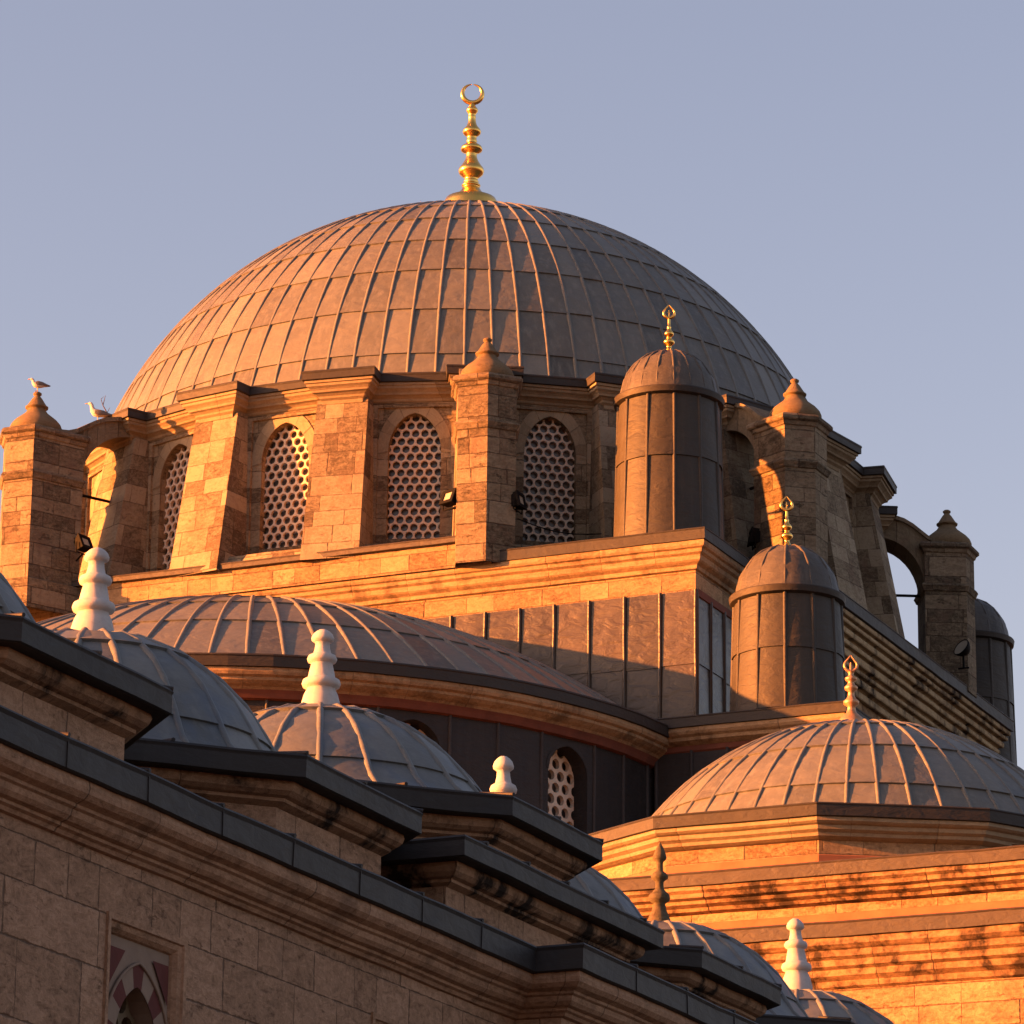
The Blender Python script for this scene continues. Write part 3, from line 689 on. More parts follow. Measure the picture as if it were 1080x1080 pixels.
# ---- half dome on the front
SC = (0, -9.67)
mb = MB()
prof = cap_profile(8.36, 2.93, 40)
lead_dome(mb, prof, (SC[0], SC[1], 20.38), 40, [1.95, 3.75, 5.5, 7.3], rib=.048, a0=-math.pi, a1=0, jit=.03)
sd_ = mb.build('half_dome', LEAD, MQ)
mb = MB(); mb.lathe([(8.5, 20.42), (8.97, 20.30), (8.985, 20.27), (8.97, 20.25), (8.97, 20.08), (8.9, 20.07), (8.6, 20.06)], (SC[0], SC[1], 0), 36, a0=-math.pi, a1=0, smooth=False); mb.wobble().build('half_dome_eave', FASC, MQ)
mb = MB(); mb.lathe([(8.92, 20.07), (8.925, 20.0), (8.90, 19.95), (8.84, 19.92), (8.835, 19.87), (8.77, 19.82), (8.70, 19.78), (8.66, 19.74)], (SC[0], SC[1], 0), 36, a0=-math.pi, a1=0, smooth=False)
mb.lathe([(8.66, 19.745), (8.62, 19.68), (8.585, 19.60), (8.50, 19.58)], (SC[0], SC[1], 0), 36, mat=1, a0=-math.pi, a1=0, smooth=False); mb.wobble().build('half_dome_cornice', [TRIM, RED], MQ)
mb = MB(); WAZ = [-20.3 - 22.4 * i for i in range(7)]; RS = 8.5; HA = 4.6
inn2 = arch_outline(.50, 16.9, 18.95, 19.45)
edges = []
prev = 2.5
for a in WAZ + [None]:
    nx = a + HA if a is not None else -182
    nseg = max(1, round((prev - nx) / 6)); aa = [prev + (nx - prev) * i / nseg for i in range(nseg + 1)]
    for u, v in zip(aa[:-1], aa[1:]):
        p0 = (SC[0] + RS * math.cos(R(v)), SC[1] + RS * math.sin(R(v))); p1 = (SC[0] + RS * math.cos(R(u)), SC[1] + RS * math.sin(R(u)))
        lead_wall(mb, p0, p1, 14.5, 19.62, .75, [17.3], roll=.03, tv=.7, rt=1.3)  # rolls toned lighter: the warm light they catch is painted in
    if a is not None:
        q = MB(); xx = RS * math.cos(R(HA)); ww = RS * math.sin(R(HA)) + .005
        holed_wall(q, xx, inn2, (-ww, ww, 14.5, 19.62), (0, 18.2), .42)
        mb.join(q.xf(Matrix.Translation((SC[0], SC[1], 0)) @ Matrix.Rotation(R(a), 4, 'Z')))
        prev = a - HA
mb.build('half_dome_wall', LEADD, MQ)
xx = RS * math.cos(R(HA))
for a in WAZ[:4]:
    m4 = Matrix.Translation((SC[0], SC[1], 0)) @ Matrix.Rotation(R(a), 4, 'Z')
    mb = MB()
    ring = inn2[1:]
    for p_, q_ in zip(ring[:-1], ring[1:]): mb.face([(xx + .012, *p_), (xx + .012, p_[0] * 1.12, p_[1] + (.05 if p_[1] > 18.9 else 0)), (xx + .012, q_[0] * 1.12, q_[1] + (.05 if q_[1] > 18.9 else 0)), (xx + .012, *q_)])
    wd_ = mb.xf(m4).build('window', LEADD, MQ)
    mb = MB(); grille(mb, xx - .32, (-.6, .6, 16.8, 19.5), .25, .094, .08, 0); mb.xf(m4).build('grille', GRILLE, wd_)
    mb = MB(); mb.box(xx - .60, xx - .56, -.7, .7, 16.7, 19.6); mb.xf(m4).build('glass', GLASS, wd_)

# ---- outer weight blocks carrying the low turrets
for sgn in (-1, 1):
    bx = [(8.6, -10.0), (12.1, -10.0), (12.1, -8.0), (8.6, -8.0)]
    ex = [(8.3, -10.3), (12.4, -10.3), (12.4, -7.7), (8.3, -7.7)]
    if sgn > 0: bx = [(x, -y) for x, y in reversed(bx)]; ex = [(x, -y) for x, y in reversed(ex)]
    mb = MB()
    for i in range(4):
        p0, p1 = bx[i], bx[(i + 1) % 4]; lead_wall(mb, p0, p1, 14.5, 19.85, .72, [17.3], roll=.035, tv=.7, rt=1.2)  # light caught by the rolls painted in as a paler tone
    wb = mb.build('weight_block', LEADD, MQ)
    mb = MB(); mb.sweep(subdiv(ex, .6), [(-.6, 20.50), (0, 20.44), (.012, 20.42), (0, 20.40), (0, 20.235), (-.03, 20.225), (-.2, 20.22)])
    mb.face([(x * 1 + (.3 if x < 10 else -.3), y + (.3 if y < 0 and y < -9 or (y > 0 and y < 9) else -.3), 20.49) for x, y in ex]); mb.wobble().build('block_eave', FASC, wb)
    mb = MB(); mb.sweep(subdiv(ex, .6), [(-.04, 20.228), (-.03, 20.15), (-.06, 20.10), (-.12, 20.06), (-.13, 20.0), (-.22, 19.95), (-.26, 19.93)])
    mb.sweep(subdiv(ex, .6), [(-.262, 19.93), (-.27, 19.84), (-.32, 19.80)], mats=[1, 1]); mb.wobble().build('block_cornice', [TRIM, RED], wb)

# ---- lead turrets
def gold_finial(mb, c, h, s=1.0, mat=0):
    k = h / 1.0
    P = [(.16, 0), (.12, .02), (.075, .07), (.05, .12), (.045, .15), (.06, .165), (.10, .20), (.112, .235), (.09, .275), (.05, .305), (.045, .33), (.06, .345), (.088, .375), (.095, .405), (.075, .44), (.045, .475), (.035, .52), (.045, .535), (.032, .55), (.026, .62), (.024, .70)]
    mb.lathe([(r * k * s, z * k) for r, z in P], c, 20, mat)
    cz = c[2] + .83 * k
    crescent(mb, (c[0], c[1], cz), .105 * k, .03 * k, CAM_AZ, R(3), ogee=.55, mat=mat)
    mb.tube([(c[0], c[1], cz - .13 * k), (c[0], c[1], cz + .05 * k)], [.022 * k, .008 * k], 6, mat)
    t = Vector((-math.sin(CAM_AZ), math.cos(CAM_AZ), 0)); mb.tube([Vector((c[0], c[1], cz + .0 * k)) - t * .03 * k, Vector((c[0], c[1], cz)) + t * .03 * k], .010 * k, 6, mat)
def turret(c, zb, ztrim, seam, phase, fin=True, nc=12, rb=1.045, rt=.985):
    mb = MB(); H = ztrim - .15 - zb
    prof = [(rb + (rt - rb) * i / 12, H * i / 12) for i in range(13)]
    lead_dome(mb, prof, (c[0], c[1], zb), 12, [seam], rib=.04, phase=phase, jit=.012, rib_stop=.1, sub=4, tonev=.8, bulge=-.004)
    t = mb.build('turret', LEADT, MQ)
    mb = MB(); mb.lathe([(.88, ztrim + .04), (1.08, ztrim), (1.09, ztrim - .02), (1.07, ztrim - .125), (1.01, ztrim - .15), (.97, ztrim - .16)], (c[0], c[1], 0), 48, sharp=(1, 2, 3)); mb.build('turret_trim', FASC, t)
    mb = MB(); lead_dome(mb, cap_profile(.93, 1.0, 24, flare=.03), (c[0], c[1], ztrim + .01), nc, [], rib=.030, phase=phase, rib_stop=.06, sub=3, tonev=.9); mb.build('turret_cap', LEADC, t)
    if fin:
        mb = MB(); gold_finial(mb, (c[0], c[1], ztrim + .98), 1.03); mb.build('finial', GOLD, t)
    return t
turret((7.95, -7.8), 24.36, 27.46, 1.7, R(-62), nc=18)
turret((10.87, -9.15), 20.47, 22.80, 1.15, R(-72))
turret((8.72, 8.35), 23.6, 26.62, 1.5, R(-70), fin=False)

# ---- prayer hall front with its two cornices
HX = 19.7
hp = [(-HX, 20), (-HX, -20.85), (HX, -20.85), (HX, 20)]
mb = MB(); mb.prism([(-HX, -20.85), (HX, -20.85), (HX, 20), (-HX, 20)], 13.6, 14.9, 0, None)
mb.prism([(-HX - .45, -21.45), (HX + .45, -21.45), (HX + .45, 20.5), (-HX - .45, 20.5)], 0, 13.7, 0, None)
mb.build('hall_wall', HALLS if 'HALLS' in globals() else STONE, MQ)
e1 = [(-HX - .45, 20.4), (-HX - .45, -21.3), (HX + .45, -21.3), (HX + .45, 20.4)]
e2 = [(-HX - .95, 20.9), (-HX - .95, -21.95), (HX + .95, -21.95), (HX + .95, 20.9)]
mb = MB(); mb.sweep(subdiv(e1, .6, False), [(-1.5, 15.14), (0, 14.98), (.012, 14.96), (0, 14.94), (0, 14.77), (-.04, 14.76), (-.3, 14.755)], closed=False)
mb.sweep(subdiv(e2, .6, False), [(-1.0, 14.0), (0, 13.92), (.014, 13.90), (0, 13.88), (0, 13.69), (-.04, 13.68), (-.3, 13.675)], closed=False)
mb.face([(-19, -20, 15.12), (19, -20, 15.12), (19, 20, 15.12), (-19, 20, 15.12)]); mb.wobble().build('hall_eave', FASCL, MQ)
mb = MB(); mb.sweep(subdiv(e1, .6, False), [(-.05, 14.762), (-.04, 14.70), (-.10, 14.66), (-.12, 14.60), (-.21, 14.57), (-.22, 14.52), (-.32, 14.48), (-.34, 14.43), (-.46, 14.40)], closed=False)
mb.sweep(subdiv(e2, .6, False), [(-.05, 13.682), (-.04, 13.58), (-.10, 13.53), (-.14, 13.51), (-.15, 13.42), (-.22, 13.38), (-.23, 13.29), (-.31, 13.25), (-.32, 13.16), (-.42, 13.10), (-.44, 13.02), (-.52, 12.98)], closed=False); mb.wobble().build('hall_cornice', HALLT, MQ) if 'HALLT' in globals() else mb.wobble().build('hall_cornice', TRIM, MQ)
mb = MB(); mb.sweep([(-HX, 20), (-HX, -20.85), (HX, -20.85), (HX, 20)], [(-.005, 14.27), (.02, 14.25), (.03, 13.9)], closed=False); mb.wobble().build('plaster_band', REDH, MQ)

# ---- side dome on its twelve-sided base
WC = (14.32, -15.9)
mb = MB(); mb.prism(ngon(WC, 4.66, 12), 15.0, 15.85, 0, 0); mb.build('side_dome_base', STONE, MQ)
ed = ngon(WC, 5.0, 12)
mb = MB(); mb.sweep(subdiv(ed, .6), [(-.75, 16.13), (0, 16.0), (.012, 15.98), (0, 15.96), (0, 15.80), (-.03, 15.79), (-.25, 15.785)]); mb.wobble().build('side_dome_eave', FASC, MQ)
mb = MB(); mb.sweep(subdiv(ed, .6), [(-.05, 15.79), (-.04, 15.73), (-.08, 15.70), (-.13, 15.68), (-.135, 15.62), (-.2, 15.58), (-.21, 15.53), (-.28, 15.50), (-.35, 15.48)]); mb.wobble().build('side_dome_cornice', TRIMC, MQ)
mb = MB(); mb.sweep(ngon(WC, 4.66, 12), [(-.005, 15.27), (.02, 15.25), (.025, 15.0)]); mb.wobble().build('plaster_band', REDH, MQ)
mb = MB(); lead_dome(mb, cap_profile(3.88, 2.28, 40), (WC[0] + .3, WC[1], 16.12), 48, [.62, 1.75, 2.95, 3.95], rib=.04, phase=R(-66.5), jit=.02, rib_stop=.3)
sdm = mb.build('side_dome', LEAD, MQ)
mb = MB()
P = [(.28, 0), (.30, .06), (.27, .13), (.18, .20), (.11, .25), (.09, .30), (.085, .36), (.155, .40), (.165, .45), (.10, .50), (.07, .55), (.065, .62), (.13, .655), (.14, .70), (.08, .745), (.06, .79), (.12, .82), (.125, .86), (.06, .89), (.05, .93), (.075, .97)]
mb.lathe([(r * .80, z * .98) for r, z in P], (WC[0] + .18, WC[1] - .06, 18.42), 24)
crescent(mb, (WC[0] + .18, WC[1] - .06, 18.42 + .93 * 1.02 + .115), .105, .028, CAM_AZ, R(4), ogee=.7)
t = Vector((-math.sin(CAM_AZ), math.cos(CAM_AZ), 0)); cz = 18.42 + .93 * 1.02
mb.tube([(WC[0] + .18, WC[1] - .06, cz), (WC[0] + .18, WC[1] - .06, cz + .16)], [.03, .012], 6)
mb.tube([Vector((WC[0] + .18, WC[1] - .06, cz + .06)) - t * .11, Vector((WC[0] + .18, WC[1] - .06, cz + .015)), Vector((WC[0] + .18, WC[1] - .06, cz + .06)) + t * .11], .022, 6)
mb.build('finial', BRONZE, sdm)

# ================================================================== COURTYARD ARCADE
CA = thing('courtyard_arcade', 'shaded foreground stone wall and arcade with a row of small lead domes', 'arcade')
DX = 17.0; YS = [-50.15, -45.15, -40.22, -35.39, -30.53, -25.45]; XW = 20.2
WFIN = [(.236, 0), (.236, .03), (.232, .12), (.20, .26), (.165, .345), (.17, .355), (.215, .375), (.228, .42), (.215, .47), (.17, .50), (.16, .51), (.145, .60), (.125, .70), (.13, .71), (.165, .73), (.176, .77), (.16, .815), (.12, .84), (.105, .85), (.088, .93), (.082, 1.0), (.10, 1.01), (.13, 1.035), (.133, 1.07), (.115, 1.12), (.08, 1.16), (.045, 1.185), (0, 1.195)]
DFIN = [(.19, 0), (.19, .04), (.16, .12), (.11, .22), (.09, .30), (.10, .31), (.15, .34), (.165, .375), (.15, .42), (.10, .46), (.065, .50), (.06, .58), (.075, .60), (.125, .63), (.13, .665), (.10, .70), (.055, .73), (.05, .82), (.055, .85), (.095, .88), (.105, .905), (.085, .97), (.05, 1.04), (0, 1.11)]
# outer wall: plain face, portal projection
W_Y0, W_Y1 = -62.0, -22.5; PY0, PY1 = -42.15, -30.8
wp = [(XW, W_Y0), (XW, PY0), (XW + .5, PY0), (XW + .5, PY1), (XW, PY1), (XW, W_Y1)]
zc = 9.46
mb = MB()
# wall face with two window openings
wins = [-49.55, -44.67, -54.43]
def frame_rect(y): return (y - .67, y + .67, 5.6, 8.38)
openp = lambda y: [(y + a, b) for a, b in arch_outline(.36, 5.7, 7.36, 7.88, 12)]
ys = [W_Y0]
for y in sorted(wins): ys += [y - .67, y + .67]
ys.append(PY0)
for i in range(0, len(ys), 2): mb.face([(XW, ys[i], 0), (XW, ys[i + 1], 0), (XW, ys[i + 1], 9.2), (XW, ys[i], 9.2)])
for y in wins:
    mb.face([(XW, y - .67, 8.38), (XW, y + .67, 8.38), (XW, y + .67, 9.2), (XW, y - .67, 9.2)])
    mb.face([(XW, y - .67, 0), (XW, y + .67, 0), (XW, y + .67, 5.6), (XW, y - .67, 5.6)])
mb.face([(XW, PY0, 0), (XW + .5, PY0, 0), (XW + .5, PY0, 9.2), (XW, PY0, 9.2)])
mb.face([(XW + .5, PY0, 0), (XW + .5, PY1, 0), (XW + .5, PY1, 9.2), (XW + .5, PY0, 9.2)])
mb.face([(XW + .5, PY1, 0), (XW, PY1, 0), (XW, PY1, 9.2), (XW + .5, PY1, 9.2)])
mb.face([(XW, PY1, 0), (XW, W_Y1, 0), (XW, W_Y1, 9.2), (XW, PY1, 9.2)])
# far sides so that the building is closed
mb.face([(XW, W_Y1, 0), (13.6, W_Y1, 0), (13.6, W_Y1, 9.2), (XW, W_Y1, 9.2)])
mb.face([(13.6, W_Y0, 0), (XW, W_Y0, 0), (XW, W_Y0, 9.2), (13.6, W_Y0, 9.2)])
mb.face([(13.6, W_Y1, 0), (13.6, W_Y0, 0), (13.6, W_Y0, 9.2), (13.6, W_Y1, 9.2)])
mb.build('outer_wall', COURT, CA)
ep = [(p[0] + .4, p[1]) for p in wp]; ep[1] = (XW + .4, PY0 - .4); ep[2] = (XW + .9, PY0 - .4); ep[3] = (XW + .9, PY1 + .4); ep[4] = (XW + .4, PY1 + .4)
mb = MB()
lp = []
for i in range(len(ep) - 1):          # lead sheets a little uneven along the run
    n = max(1, int(math.hypot(ep[i + 1][0] - ep[i][0], ep[i + 1][1] - ep[i][1]) / 1.25))
    for j in range(n): lp.append((ep[i][0] + (ep[i + 1][0] - ep[i][0]) * j / n, ep[i][1] + (ep[i + 1][1] - ep[i][1]) * j / n))
lp.append(ep[-1])
mb.sweep(subdiv(lp, .4, False), [(-1.2, zc + .16), (-.02, zc + .015), (.0, zc + .012), (.018, zc - .01), (.006, zc - .03), (0, zc - .04), (0, zc - .235), (-.02, zc - .245), (-.2, zc - .25)], closed=False)
for i, (a, b) in enumerate(zip(lp[:-1], lp[1:])):   # folded seams standing on the edge
    d = Vector((b[0] - a[0], b[1] - a[1])).normalized(); n_ = Vector((d.y, -d.x))
    if any(abs(a[0] - c_[0]) + abs(a[1] - c_[1]) < .05 for c_ in ep): continue
    mb.tube([(a[0] + n_.x * .0 - n_.x * .5, a[1] - n_.y * .5, zc + .085), (a[0] + n_.x * .012, a[1] + n_.y * .012, zc + .02)], .022, 6)
    mb.box(a[0] - .006 + n_.x * .004, a[0] + .006 + n_.x * .004, a[1] - .006, a[1] + .006, zc - .235, zc - .0)
mb.wobble(.014, 1.1).build('wall_eave', FASCW, CA)
mb = MB(); mb.sweep(subdiv(ep, .5, False), [(-.06, zc - .245), (-.05, zc - .30), (-.06, zc - .345), (-.10, zc - .385), (-.165, zc - .41), (-.17, zc - .435), (-.20, zc - .45), (-.215, zc - .50), (-.25, zc - .535), (-.30, zc - .55), (-.305, zc - .575), (-.34, zc - .59), (-.36, zc - .62), (-.41, zc - .63)], closed=False)
mb.wobble(.014, 1.1).build('wall_cornice', COURTT, CA)
mb = MB(); mb.face([(13.6, W_Y0, 9.3), (XW + .3, W_Y0, 9.3), (XW + .3, W_Y1, 9.3), (13.6, W_Y1, 9.3)]); mb.build('flat_roof', FASCW, CA)

# windows in the outer wall: moulded frame, red and pale voussoirs, honeycomb grille
for y in wins[:2]:
    mb = MB(); fr = frame_rect(y); rc = [(fr[0], fr[2]), (fr[1], fr[2]), (fr[1], fr[3]), (fr[0], fr[3])]
    prof = [(0, .0), (.0, .022), (.05, .022), (.06, .0), (.10, -.015), (.13, -.05), (.14, -.075)]
    def inset(o): return [(fr[0] + o, fr[2]), (fr[1] - o, fr[2]), (fr[1] - o, fr[3] - o), (fr[0] + o, fr[3] - o)]
    for (o0, h0), (o1, h1) in zip(prof[:-1], prof[1:]):
        A, B = inset(o0), inset(o1)
        for i in (1, 2, 3):
            j = (i + 1) % 4
            mb.face([(XW + h0, *A[i]), (XW + h0, *A[j]), (XW + h1, *B[j]), (XW + h1, *B[i])])
    wn_ = mb.build('window', COURTT, CA)
    inn = openp(y); rect = (fr[0] + .139, fr[1] - .139, fr[2], fr[3] - .139)
    # tympanum with voussoirs fanning from the arch
    mbv = MB(); x = XW - .076
    holed_wall(mbv, x, inn, rect, (y, 6.9), .30, 1, 1)
    cz = 7.22; K = 9
    def arc_pt(t, s):     # t 0..1 from right springing to left; s scale outwards
        a = t * math.pi; yy = .36 * math.cos(a); H = .52; zz = (1 - abs(math.cos(a)) ** 2) ** .5 * .8 + (1 - abs(math.cos(a))) * .2
        return (y + yy * s, 7.36 - .02 * (s - 1) + H * zz * (1 + (s - 1) * .72))
    def clampr(p): return (min(max(p[0], rect[0] + .003), rect[1] - .003), min(p[1], rect[3] - .003))
    for i in range(K):
        t0, t1 = i / K, (i + 1) / K; m_ = 0 if i % 2 == 0 else 1
        N = 4
        for q in range(N):
            u0 = t0 + (t1 - t0) * q / N; u1 = t0 + (t1 - t0) * (q + 1) / N
            mbv.face([(x + .012, *arc_pt(u0, 1)), (x + .012, *clampr(arc_pt(u0, 1.52))), (x + .012, *clampr(arc_pt(u1, 1.52))), (x + .012, *arc_pt(u1, 1))], m_)
    # red corner panels in the spandrels
    for s in (-1, 1):
        cx_ = rect[1] if s > 0 else rect[0]
        T = [(cx_ - s * .03, rect[3] - .10), (cx_ - s * .03, rect[3] - .44), (cx_ - s * .30, rect[3] - .10)]
        mbv.face([(x + .016, *p) for p in T], 0)
    # jamb blocks
    for s in (-1, 1):
        for i, (za, zb_) in enumerate(((7.29, 7.0), (7.0, 6.7), (6.7, 6.4), (6.4, 6.1))):
            yy = [y + s * .36, y + s * .527]
            mbv.face([(x + .008, yy[0], zb_), (x + .008, yy[1], zb_), (x + .008, yy[1], za), (x + .008, yy[0], za)], 0 if i % 2 == 1 else 1)
    # raised hood line over the arch
    mbv.tube([(x + .02, *clampr(arc_pt(t / 24, 1.56))) for t in range(25)], .014, 6, 1)
    mbv.build('voussoirs', [REDST, PALEST], wn_)
    mb = MB(); grille(mb, x - .16, (y - .45, y + .45, 5.7, 7.8), .24, .100, .04, 0, nseg=6); mb.build('grille', DGRILLE, wn_)
    mb = MB(); mb.box(x - .32, x - .28, y - .55, y + .55, 5.6, 7.95); mb.build('glass', GLASS, wn_)
    mb = MB(); mb.box(x - .5, x - .34, y - .66, y + .66, 5.62, 8.2); mb.build('window_back', DARKST, wn_)

# domes on eight-sided bases
for i, Y in enumerate(YS):
    zt = 11.28 if i == 2 else 10.55 + .004 * i; ap = 2.82 if i == 2 else 3.0; zb_ = 9.25 + .003 * i
    e = ngon((DX, Y), ap, 8); wl = ngon((DX, Y), ap - .36, 8)
    mb = MB(); mb.prism(wl, zb_, zt - .4, 0); base = mb.build('dome_base', COURT, CA)
    mb = MB(); mb.sweep(subdiv(e, .5), [(-.55, zt + .10), (-.03, zt + .012), (0, zt + .01), (.014, zt - .012), (.004, zt - .03), (0, zt - .04), (0, zt - .20), (-.02, zt - .21), (-.28, zt - .215)])
    for a, b in zip(e, e[1:] + e[:1]):
        for q in (0, .5):
            px, py = a[0] + (b[0] - a[0]) * q, a[1] + (b[1] - a[1]) * q; dx, dy = DX - px, Y - py; l = math.hypot(dx, dy)
            mb.tube([(px + dx / l * .5, py + dy / l * .5, zt + .105), (px - dx / l * .01, py - dy / l * .01, zt + .02)], .02, 6)
    mb.wobble(.014, 1.1).build('base_eave', FASCW, base)
    mb = MB(); mb.sweep(subdiv(e, .5), [(-.16, zt - .212), (-.15, zt - .25), (-.17, zt - .30), (-.22, zt - .335), (-.27, zt - .35), (-.275, zt - .38), (-.36, zt - .42)])
    if i == 2:
        mb.sweep(wl, [(0, zt - .46), (.035, zt - .465), (.035, zt - .62), (0, zt - .63)], mats=[1, 1, 1])
    mb.wobble(.014, 1.1).build('base_cornice', [COURTS, ORANGE], base)
    mb = MB(); h = 1.34 if i == 2 else (1.63 if i < 2 else 1.54); zd = zt + .09
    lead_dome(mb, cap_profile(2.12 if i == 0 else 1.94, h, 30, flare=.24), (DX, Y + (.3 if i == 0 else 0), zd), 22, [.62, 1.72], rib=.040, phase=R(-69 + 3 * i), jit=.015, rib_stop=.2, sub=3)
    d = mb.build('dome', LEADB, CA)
    if 1 <= i <= 5:
        mb = MB(); dark = (i == 4)
        mb.lathe([(a * (.85 if dark else .93), b * {4: 1.0, 3: .96, 5: .90}.get(i, .79)) for a, b in (DFIN if dark else WFIN)], (DX, Y, zd + h - .03), 28)
        lean = {1: .02, 2: .008, 3: -.01, 4: .01, 5: -.02}[i]
        for q, v in enumerate(mb.v): mb.v[q] = (v[0] + (v[2] - zd - h) * lean * EXV.x, v[1] + (v[2] - zd - h) * lean * EXV.y, v[2])
        fo = mb.build('finial', FINST if dark else MARBLE, d)
        if dark: fo['label'] = 'weathered dark grey stone finial'

# raised portal block in front of the tall dome
mb = MB(); D0, D1, DXF = -43.15, -38.05, 20.1; zt = 10.49
bp = [(17.8, D0 + .35), (DXF - .36, D0 + .35), (DXF - .36, D1 - .35), (17.8, D1 - .35)]
mb.prism(bp, 9.2, zt - .35, 0, None); base = mb.build('portal_block', COURT, CA)
ep2 = [(17.5, D0), (DXF, D0), (DXF, D1), (17.5, D1)]
mb = MB(); mb.sweep(subdiv(ep2, .5), [(-.8, zt + .12), (-.02, zt + .012), (0, zt + .01), (.014, zt - .012), (0, zt - .04), (0, zt - .19), (-.02, zt - .20), (-.26, zt - .205)])
for q in range(5):
    yy = D0 + (D1 - D0) * (q + .5) / 5; mb.tube([(DXF - .6, yy, zt + .105), (DXF + .012, yy, zt + .02)], .022, 6)
mb.wobble(.014, 1.1).build('base_eave', FASCW, base)
mb = MB(); mb.sweep(subdiv(ep2, .5), [(-.16, zt - .202), (-.15, zt - .24), (-.17, zt - .29), (-.22, zt - .33), (-.27, zt - .345), (-.275, zt - .375), (-.36, zt - .41)]); mb.wobble(.014, 1.1).build('base_cornice', COURTS, base)

# ================================================================== SMALL THINGS
def unit(a): return Vector((math.cos(R(a)), math.sin(R(a)), 0))
def floodlight(pos, head_az, tilt, label, mount):
    f = thing('floodlight', label, 'floodlight', pos, 'floodlights round the drum')
    d = unit(head_az); up = Vector((0, 0, 1)); fw = (d * math.cos(R(tilt)) + up * math.sin(R(tilt))).normalized()
    sx = up.cross(fw).normalized(); uz = fw.cross(sx)
    M = Matrix((fw, sx, uz)).transposed().to_4x4()
    mb = MB(); w_, h_, dp = .17, .15, .17
    A = [(0, -w_, -h_), (0, w_, -h_), (0, w_, h_), (0, -w_, h_)]; B = [(-dp, -w_ * .75, -h_ * .7), (-dp, w_ * .75, -h_ * .7), (-dp, w_ * .75, h_ * .7), (-dp, -w_ * .75, h_ * .7)]
    for i in range(4):
        j = (i + 1) % 4; mb.face([A[i], A[j], B[j], B[i]])
    mb.face(list(reversed(B)))
    F0 = [(0.0, y * 1.08, z * 1.08) for _, y, z in A]; F1 = [(.03, y * 1.08, z * 1.08) for _, y, z in A]; F2 = [(.03, y * .62, z * .62) for _, y, z in A]; F3 = [(.008, y * .62, z * .62) for _, y, z in A]
    for P0, P1 in ((A, F0), (F0, F1), (F1, F2), (F2, F3)):
        for i in range(4):
            j = (i + 1) % 4; mb.face([P0[i], P0[j], P1[j], P1[i]])
    for q in range(4): mb.box(-dp * .9, -.02, -w_ * .6 + q * w_ * .4 - .008, -w_ * .6 + q * w_ * .4 + .008, h_ * .6, h_ + .02)
    mb.xf(M).build('housing', IRON, f)
    mb = MB(); mb.face([(.01, y * .64, z * .64) for _, y, z in A]); mb.xf(M).build('lens', LENS, f)
    mb = MB()
    for s in (-1, 1): mb.tube([M @ Vector((-.06, s * (w_ + .03), 0)), M @ Vector((-.06, s * (w_ + .03), 0)) + Vector((0, 0, -.2))], .014, 6)
    a = M @ Vector((-.06, -(w_ + .03), 0)) + Vector((0, 0, -.2)); b = M @ Vector((-.06, w_ + .03, 0)) + Vector((0, 0, -.2)); mb.tube([a, b], .014, 6)
    mb.tube([(a + b) / 2, (a + b) / 2 + Vector(mount)], .02, 6); mb.build('bracket', IRON, f)
    return f
def pixpt(px, py, r, az):     # helper: polar position about the dome axis
    return (r * math.cos(R(az)), r * math.sin(R(az)))
floodlight(FL[0], -112, 22, 'black floodlight with its glass catching the sun, left of the middle buttress pier', (.22, .0, -.02))
floodlight(FL[1], 0, 12, 'dark floodlight on the shaded right side of the middle buttress pier', (-.2, -.1, -.02))
floodlight(FL[2], -150, 8, 'black floodlight casting a shadow on the sunlit pier behind the low turret', (.22, .1, 0))
floodlight(FL[3], -10, 25, 'black floodlight just above the tip of the left white marble finial', (-.2, .1, -.1))
f5 = thing('floodlight', 'black dish shaped floodlight at the foot of the rear pier seen against the sky', 'floodlight', FL[4], 'floodlights round the drum')
mb = MB(); mb.lathe([(.02, -.14), (.08, -.13), (.15, -.06), (.2, .03), (.21, .08), (.19, .08)], n=20); mm = Matrix.Rotation(R(CAM_AZ_D - 55), 4, 'Z') @ Matrix.Rotation(R(62), 4, 'Y'); mb.xf(mm).build('housing', IRON, f5)
mb = MB(); mb.lathe([(0, .06), (.19, .07)], n=20); mb.xf(mm).build('lens', LENS, f5)
mb = MB(); mb.tube([(0, 0, 0), (0, 0, -.42)], .025, 6); mb.tube([(-.12, 0, -.42), (.12, 0, -.42)], .02, 6); mb.build('bracket', IRON, f5)

# slack cable under the right hand window
mb = MB(); a, b = Vector(CB[0]), Vector(CB[1])
mb.tube([a + (b - a) * t_ + Vector((0, 0, -.12 * math.sin(math.pi * t_))) for t_ in [i / 12 for i in range(13)]], .012, 6)
tag(mb.build('cable', IRON), 'thin black cable sagging across the foot of the window right of the middle pier', 'cable')

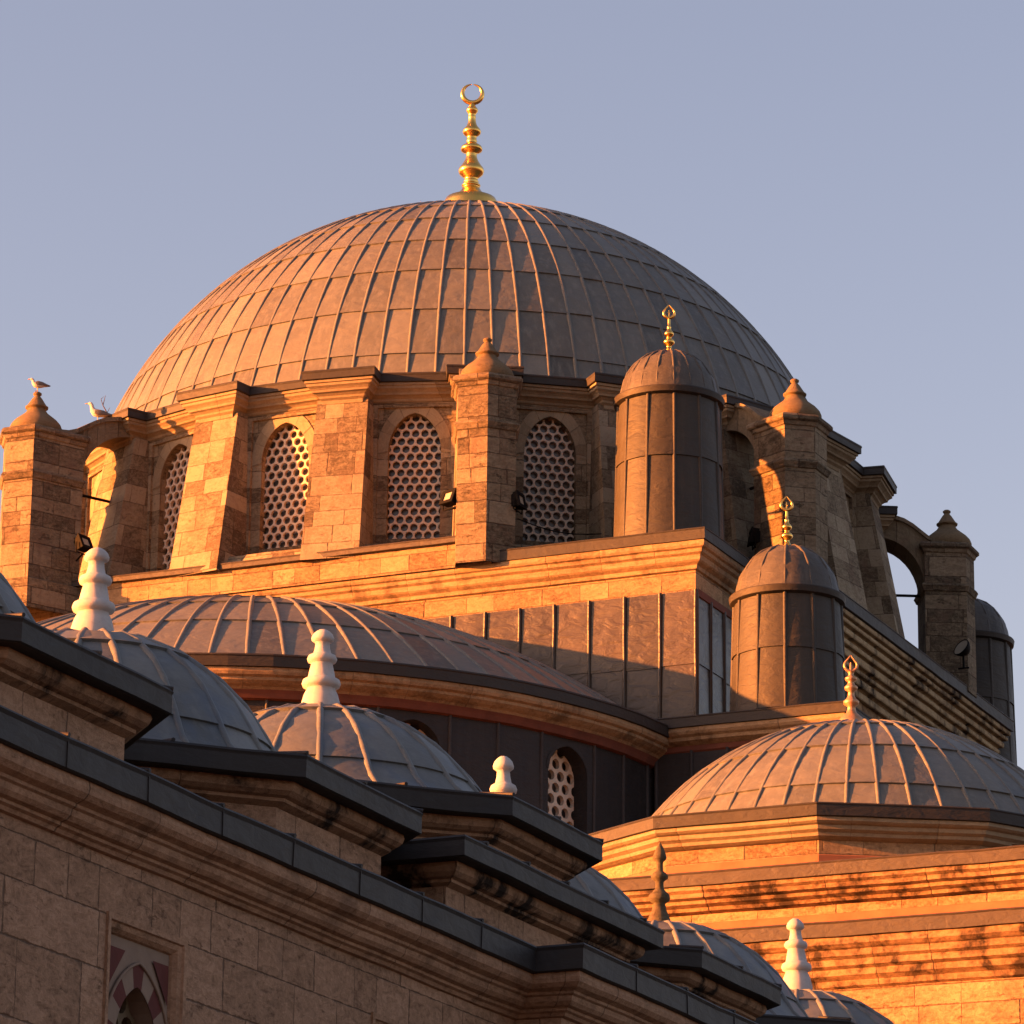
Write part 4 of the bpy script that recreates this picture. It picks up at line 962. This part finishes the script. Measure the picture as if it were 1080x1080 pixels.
# seagulls
def gull(pos, head_az, label, upright):
    g = thing('seagull', label, 'bird', pos)
    f = unit(head_az); s = Vector((-f.y, f.x, 0)); up = Vector((0, 0, 1)); k = .95 if upright else .72
    # spine: tail -> body -> neck -> head ; (forward, height, half width, half height)
    if upright: S = [(-.27, .20, .012, .006), (-.2, .205, .04, .02), (-.12, .215, .07, .06), (-.02, .225, .085, .085), (.06, .25, .08, .09), (.11, .30, .058, .066), (.13, .36, .042, .045), (.14, .41, .040, .042), (.165, .445, .042, .042), (.20, .445, .030, .030), (.225, .44, .012, .012)]
    else: S = [(-.30, .17, .012, .006), (-.22, .18, .045, .02), (-.12, .185, .075, .06), (-.01, .19, .088, .085), (.07, .21, .08, .082), (.115, .25, .056, .06), (.13, .30, .043, .044), (.145, .34, .043, .043), (.175, .36, .043, .042), (.21, .358, .030, .030), (.23, .352, .012, .012)]
    mb = MB(); rows = []
    for i, (a, z, w_, h_) in enumerate(S):
        j0, j1 = S[max(0, i - 1)], S[min(len(S) - 1, i + 1)]; tx, tz = j1[0] - j0[0], j1[1] - j0[1]; l = math.hypot(tx, tz); nx, nz = -tz / l, tx / l
        rows.append([f * ((a + nx * h_ * math.sin(q)) * k) + s * (w_ * math.cos(q) * k) + up * ((z + nz * h_ * math.sin(q)) * k) for q in [2 * math.pi * t / 14 for t in range(14)]])
    mb.grid(rows, closed=True); mb.face(list(reversed(rows[0]))); mb.face(rows[-1]); mb.build('body', GULLW, g)
    for sg in (-1, 1):
        mb = MB(); wr = [(-.36, .19, .035, .004), (-.24, .20, .07, .03), (-.12, .225, .088, .055), (0, .235, .094, .065), (.07, .24, .08, .04)]; rows = []
        for a, z, w_, h_ in wr:
            rows.append([f * (a * k) + s * (sg * (w_ + .006 * math.cos(q)) * k - sg * .02 * (1 - math.cos(q)) * k * .5) + up * ((z + h_ * math.sin(q)) * k) for q in [2 * math.pi * t / 10 for t in range(10)]])
        mb.grid(rows, closed=True); mb.face(list(reversed(rows[0]))); mb.face(rows[-1]); mb.build('wing', GULLG, g)
    hz = S[-2][1]
    mb = MB(); mb.tube([f * (.215 * k) + up * (hz * k), f * (.27 * k) + up * ((hz - .004) * k), f * (.285 * k) + up * ((hz - .018) * k)], [.013, .009, .003], 6); mb.build('beak', BEAK, g)
    for sg in (-1, 1):
        mb = MB(); mb.tube([f * 0 + s * (sg * .03) + up * .15, s * (sg * .03) + up * .01, f * .05 + s * (sg * .03) + up * .006], .008, 5); mb.build('leg', BEAK, g)
gull(GL[0], CAM_AZ_D - 90 + 10, 'small gull perched on the tip of the left buttress spire', False)
gull(GL[1], CAM_AZ_D - 90 + 6, 'white and grey gull standing on the flying arch beside a bare twig', True)
mb = MB(); a = Vector(TW)
P = [a, a + Vector((0, 0, .2)) - EXV * .08, a + Vector((0, 0, .36)) - EXV * .17, a + Vector((0, 0, .50)) - EXV * .22]
mb.tube(P, [.016, .013, .01, .006], 6); mb.tube([P[2] + Vector((0, 0, .02)), P[2] + Vector((0, 0, .22)) + EXV * .04], [.01, .005], 5); mb.tube([P[1], P[1] + Vector((0, 0, .12)) + EXV * .05], [.008, .004], 5)
mb.tube([P[3], P[3] + EXV * .06 + Vector((0, 0, .06))], [.006, .003], 5)
tag(mb.build('twig', TWIG), 'bare dry twig sprouting from the top of the left flying arch', 'twig')
# moss tufts on the front cornice
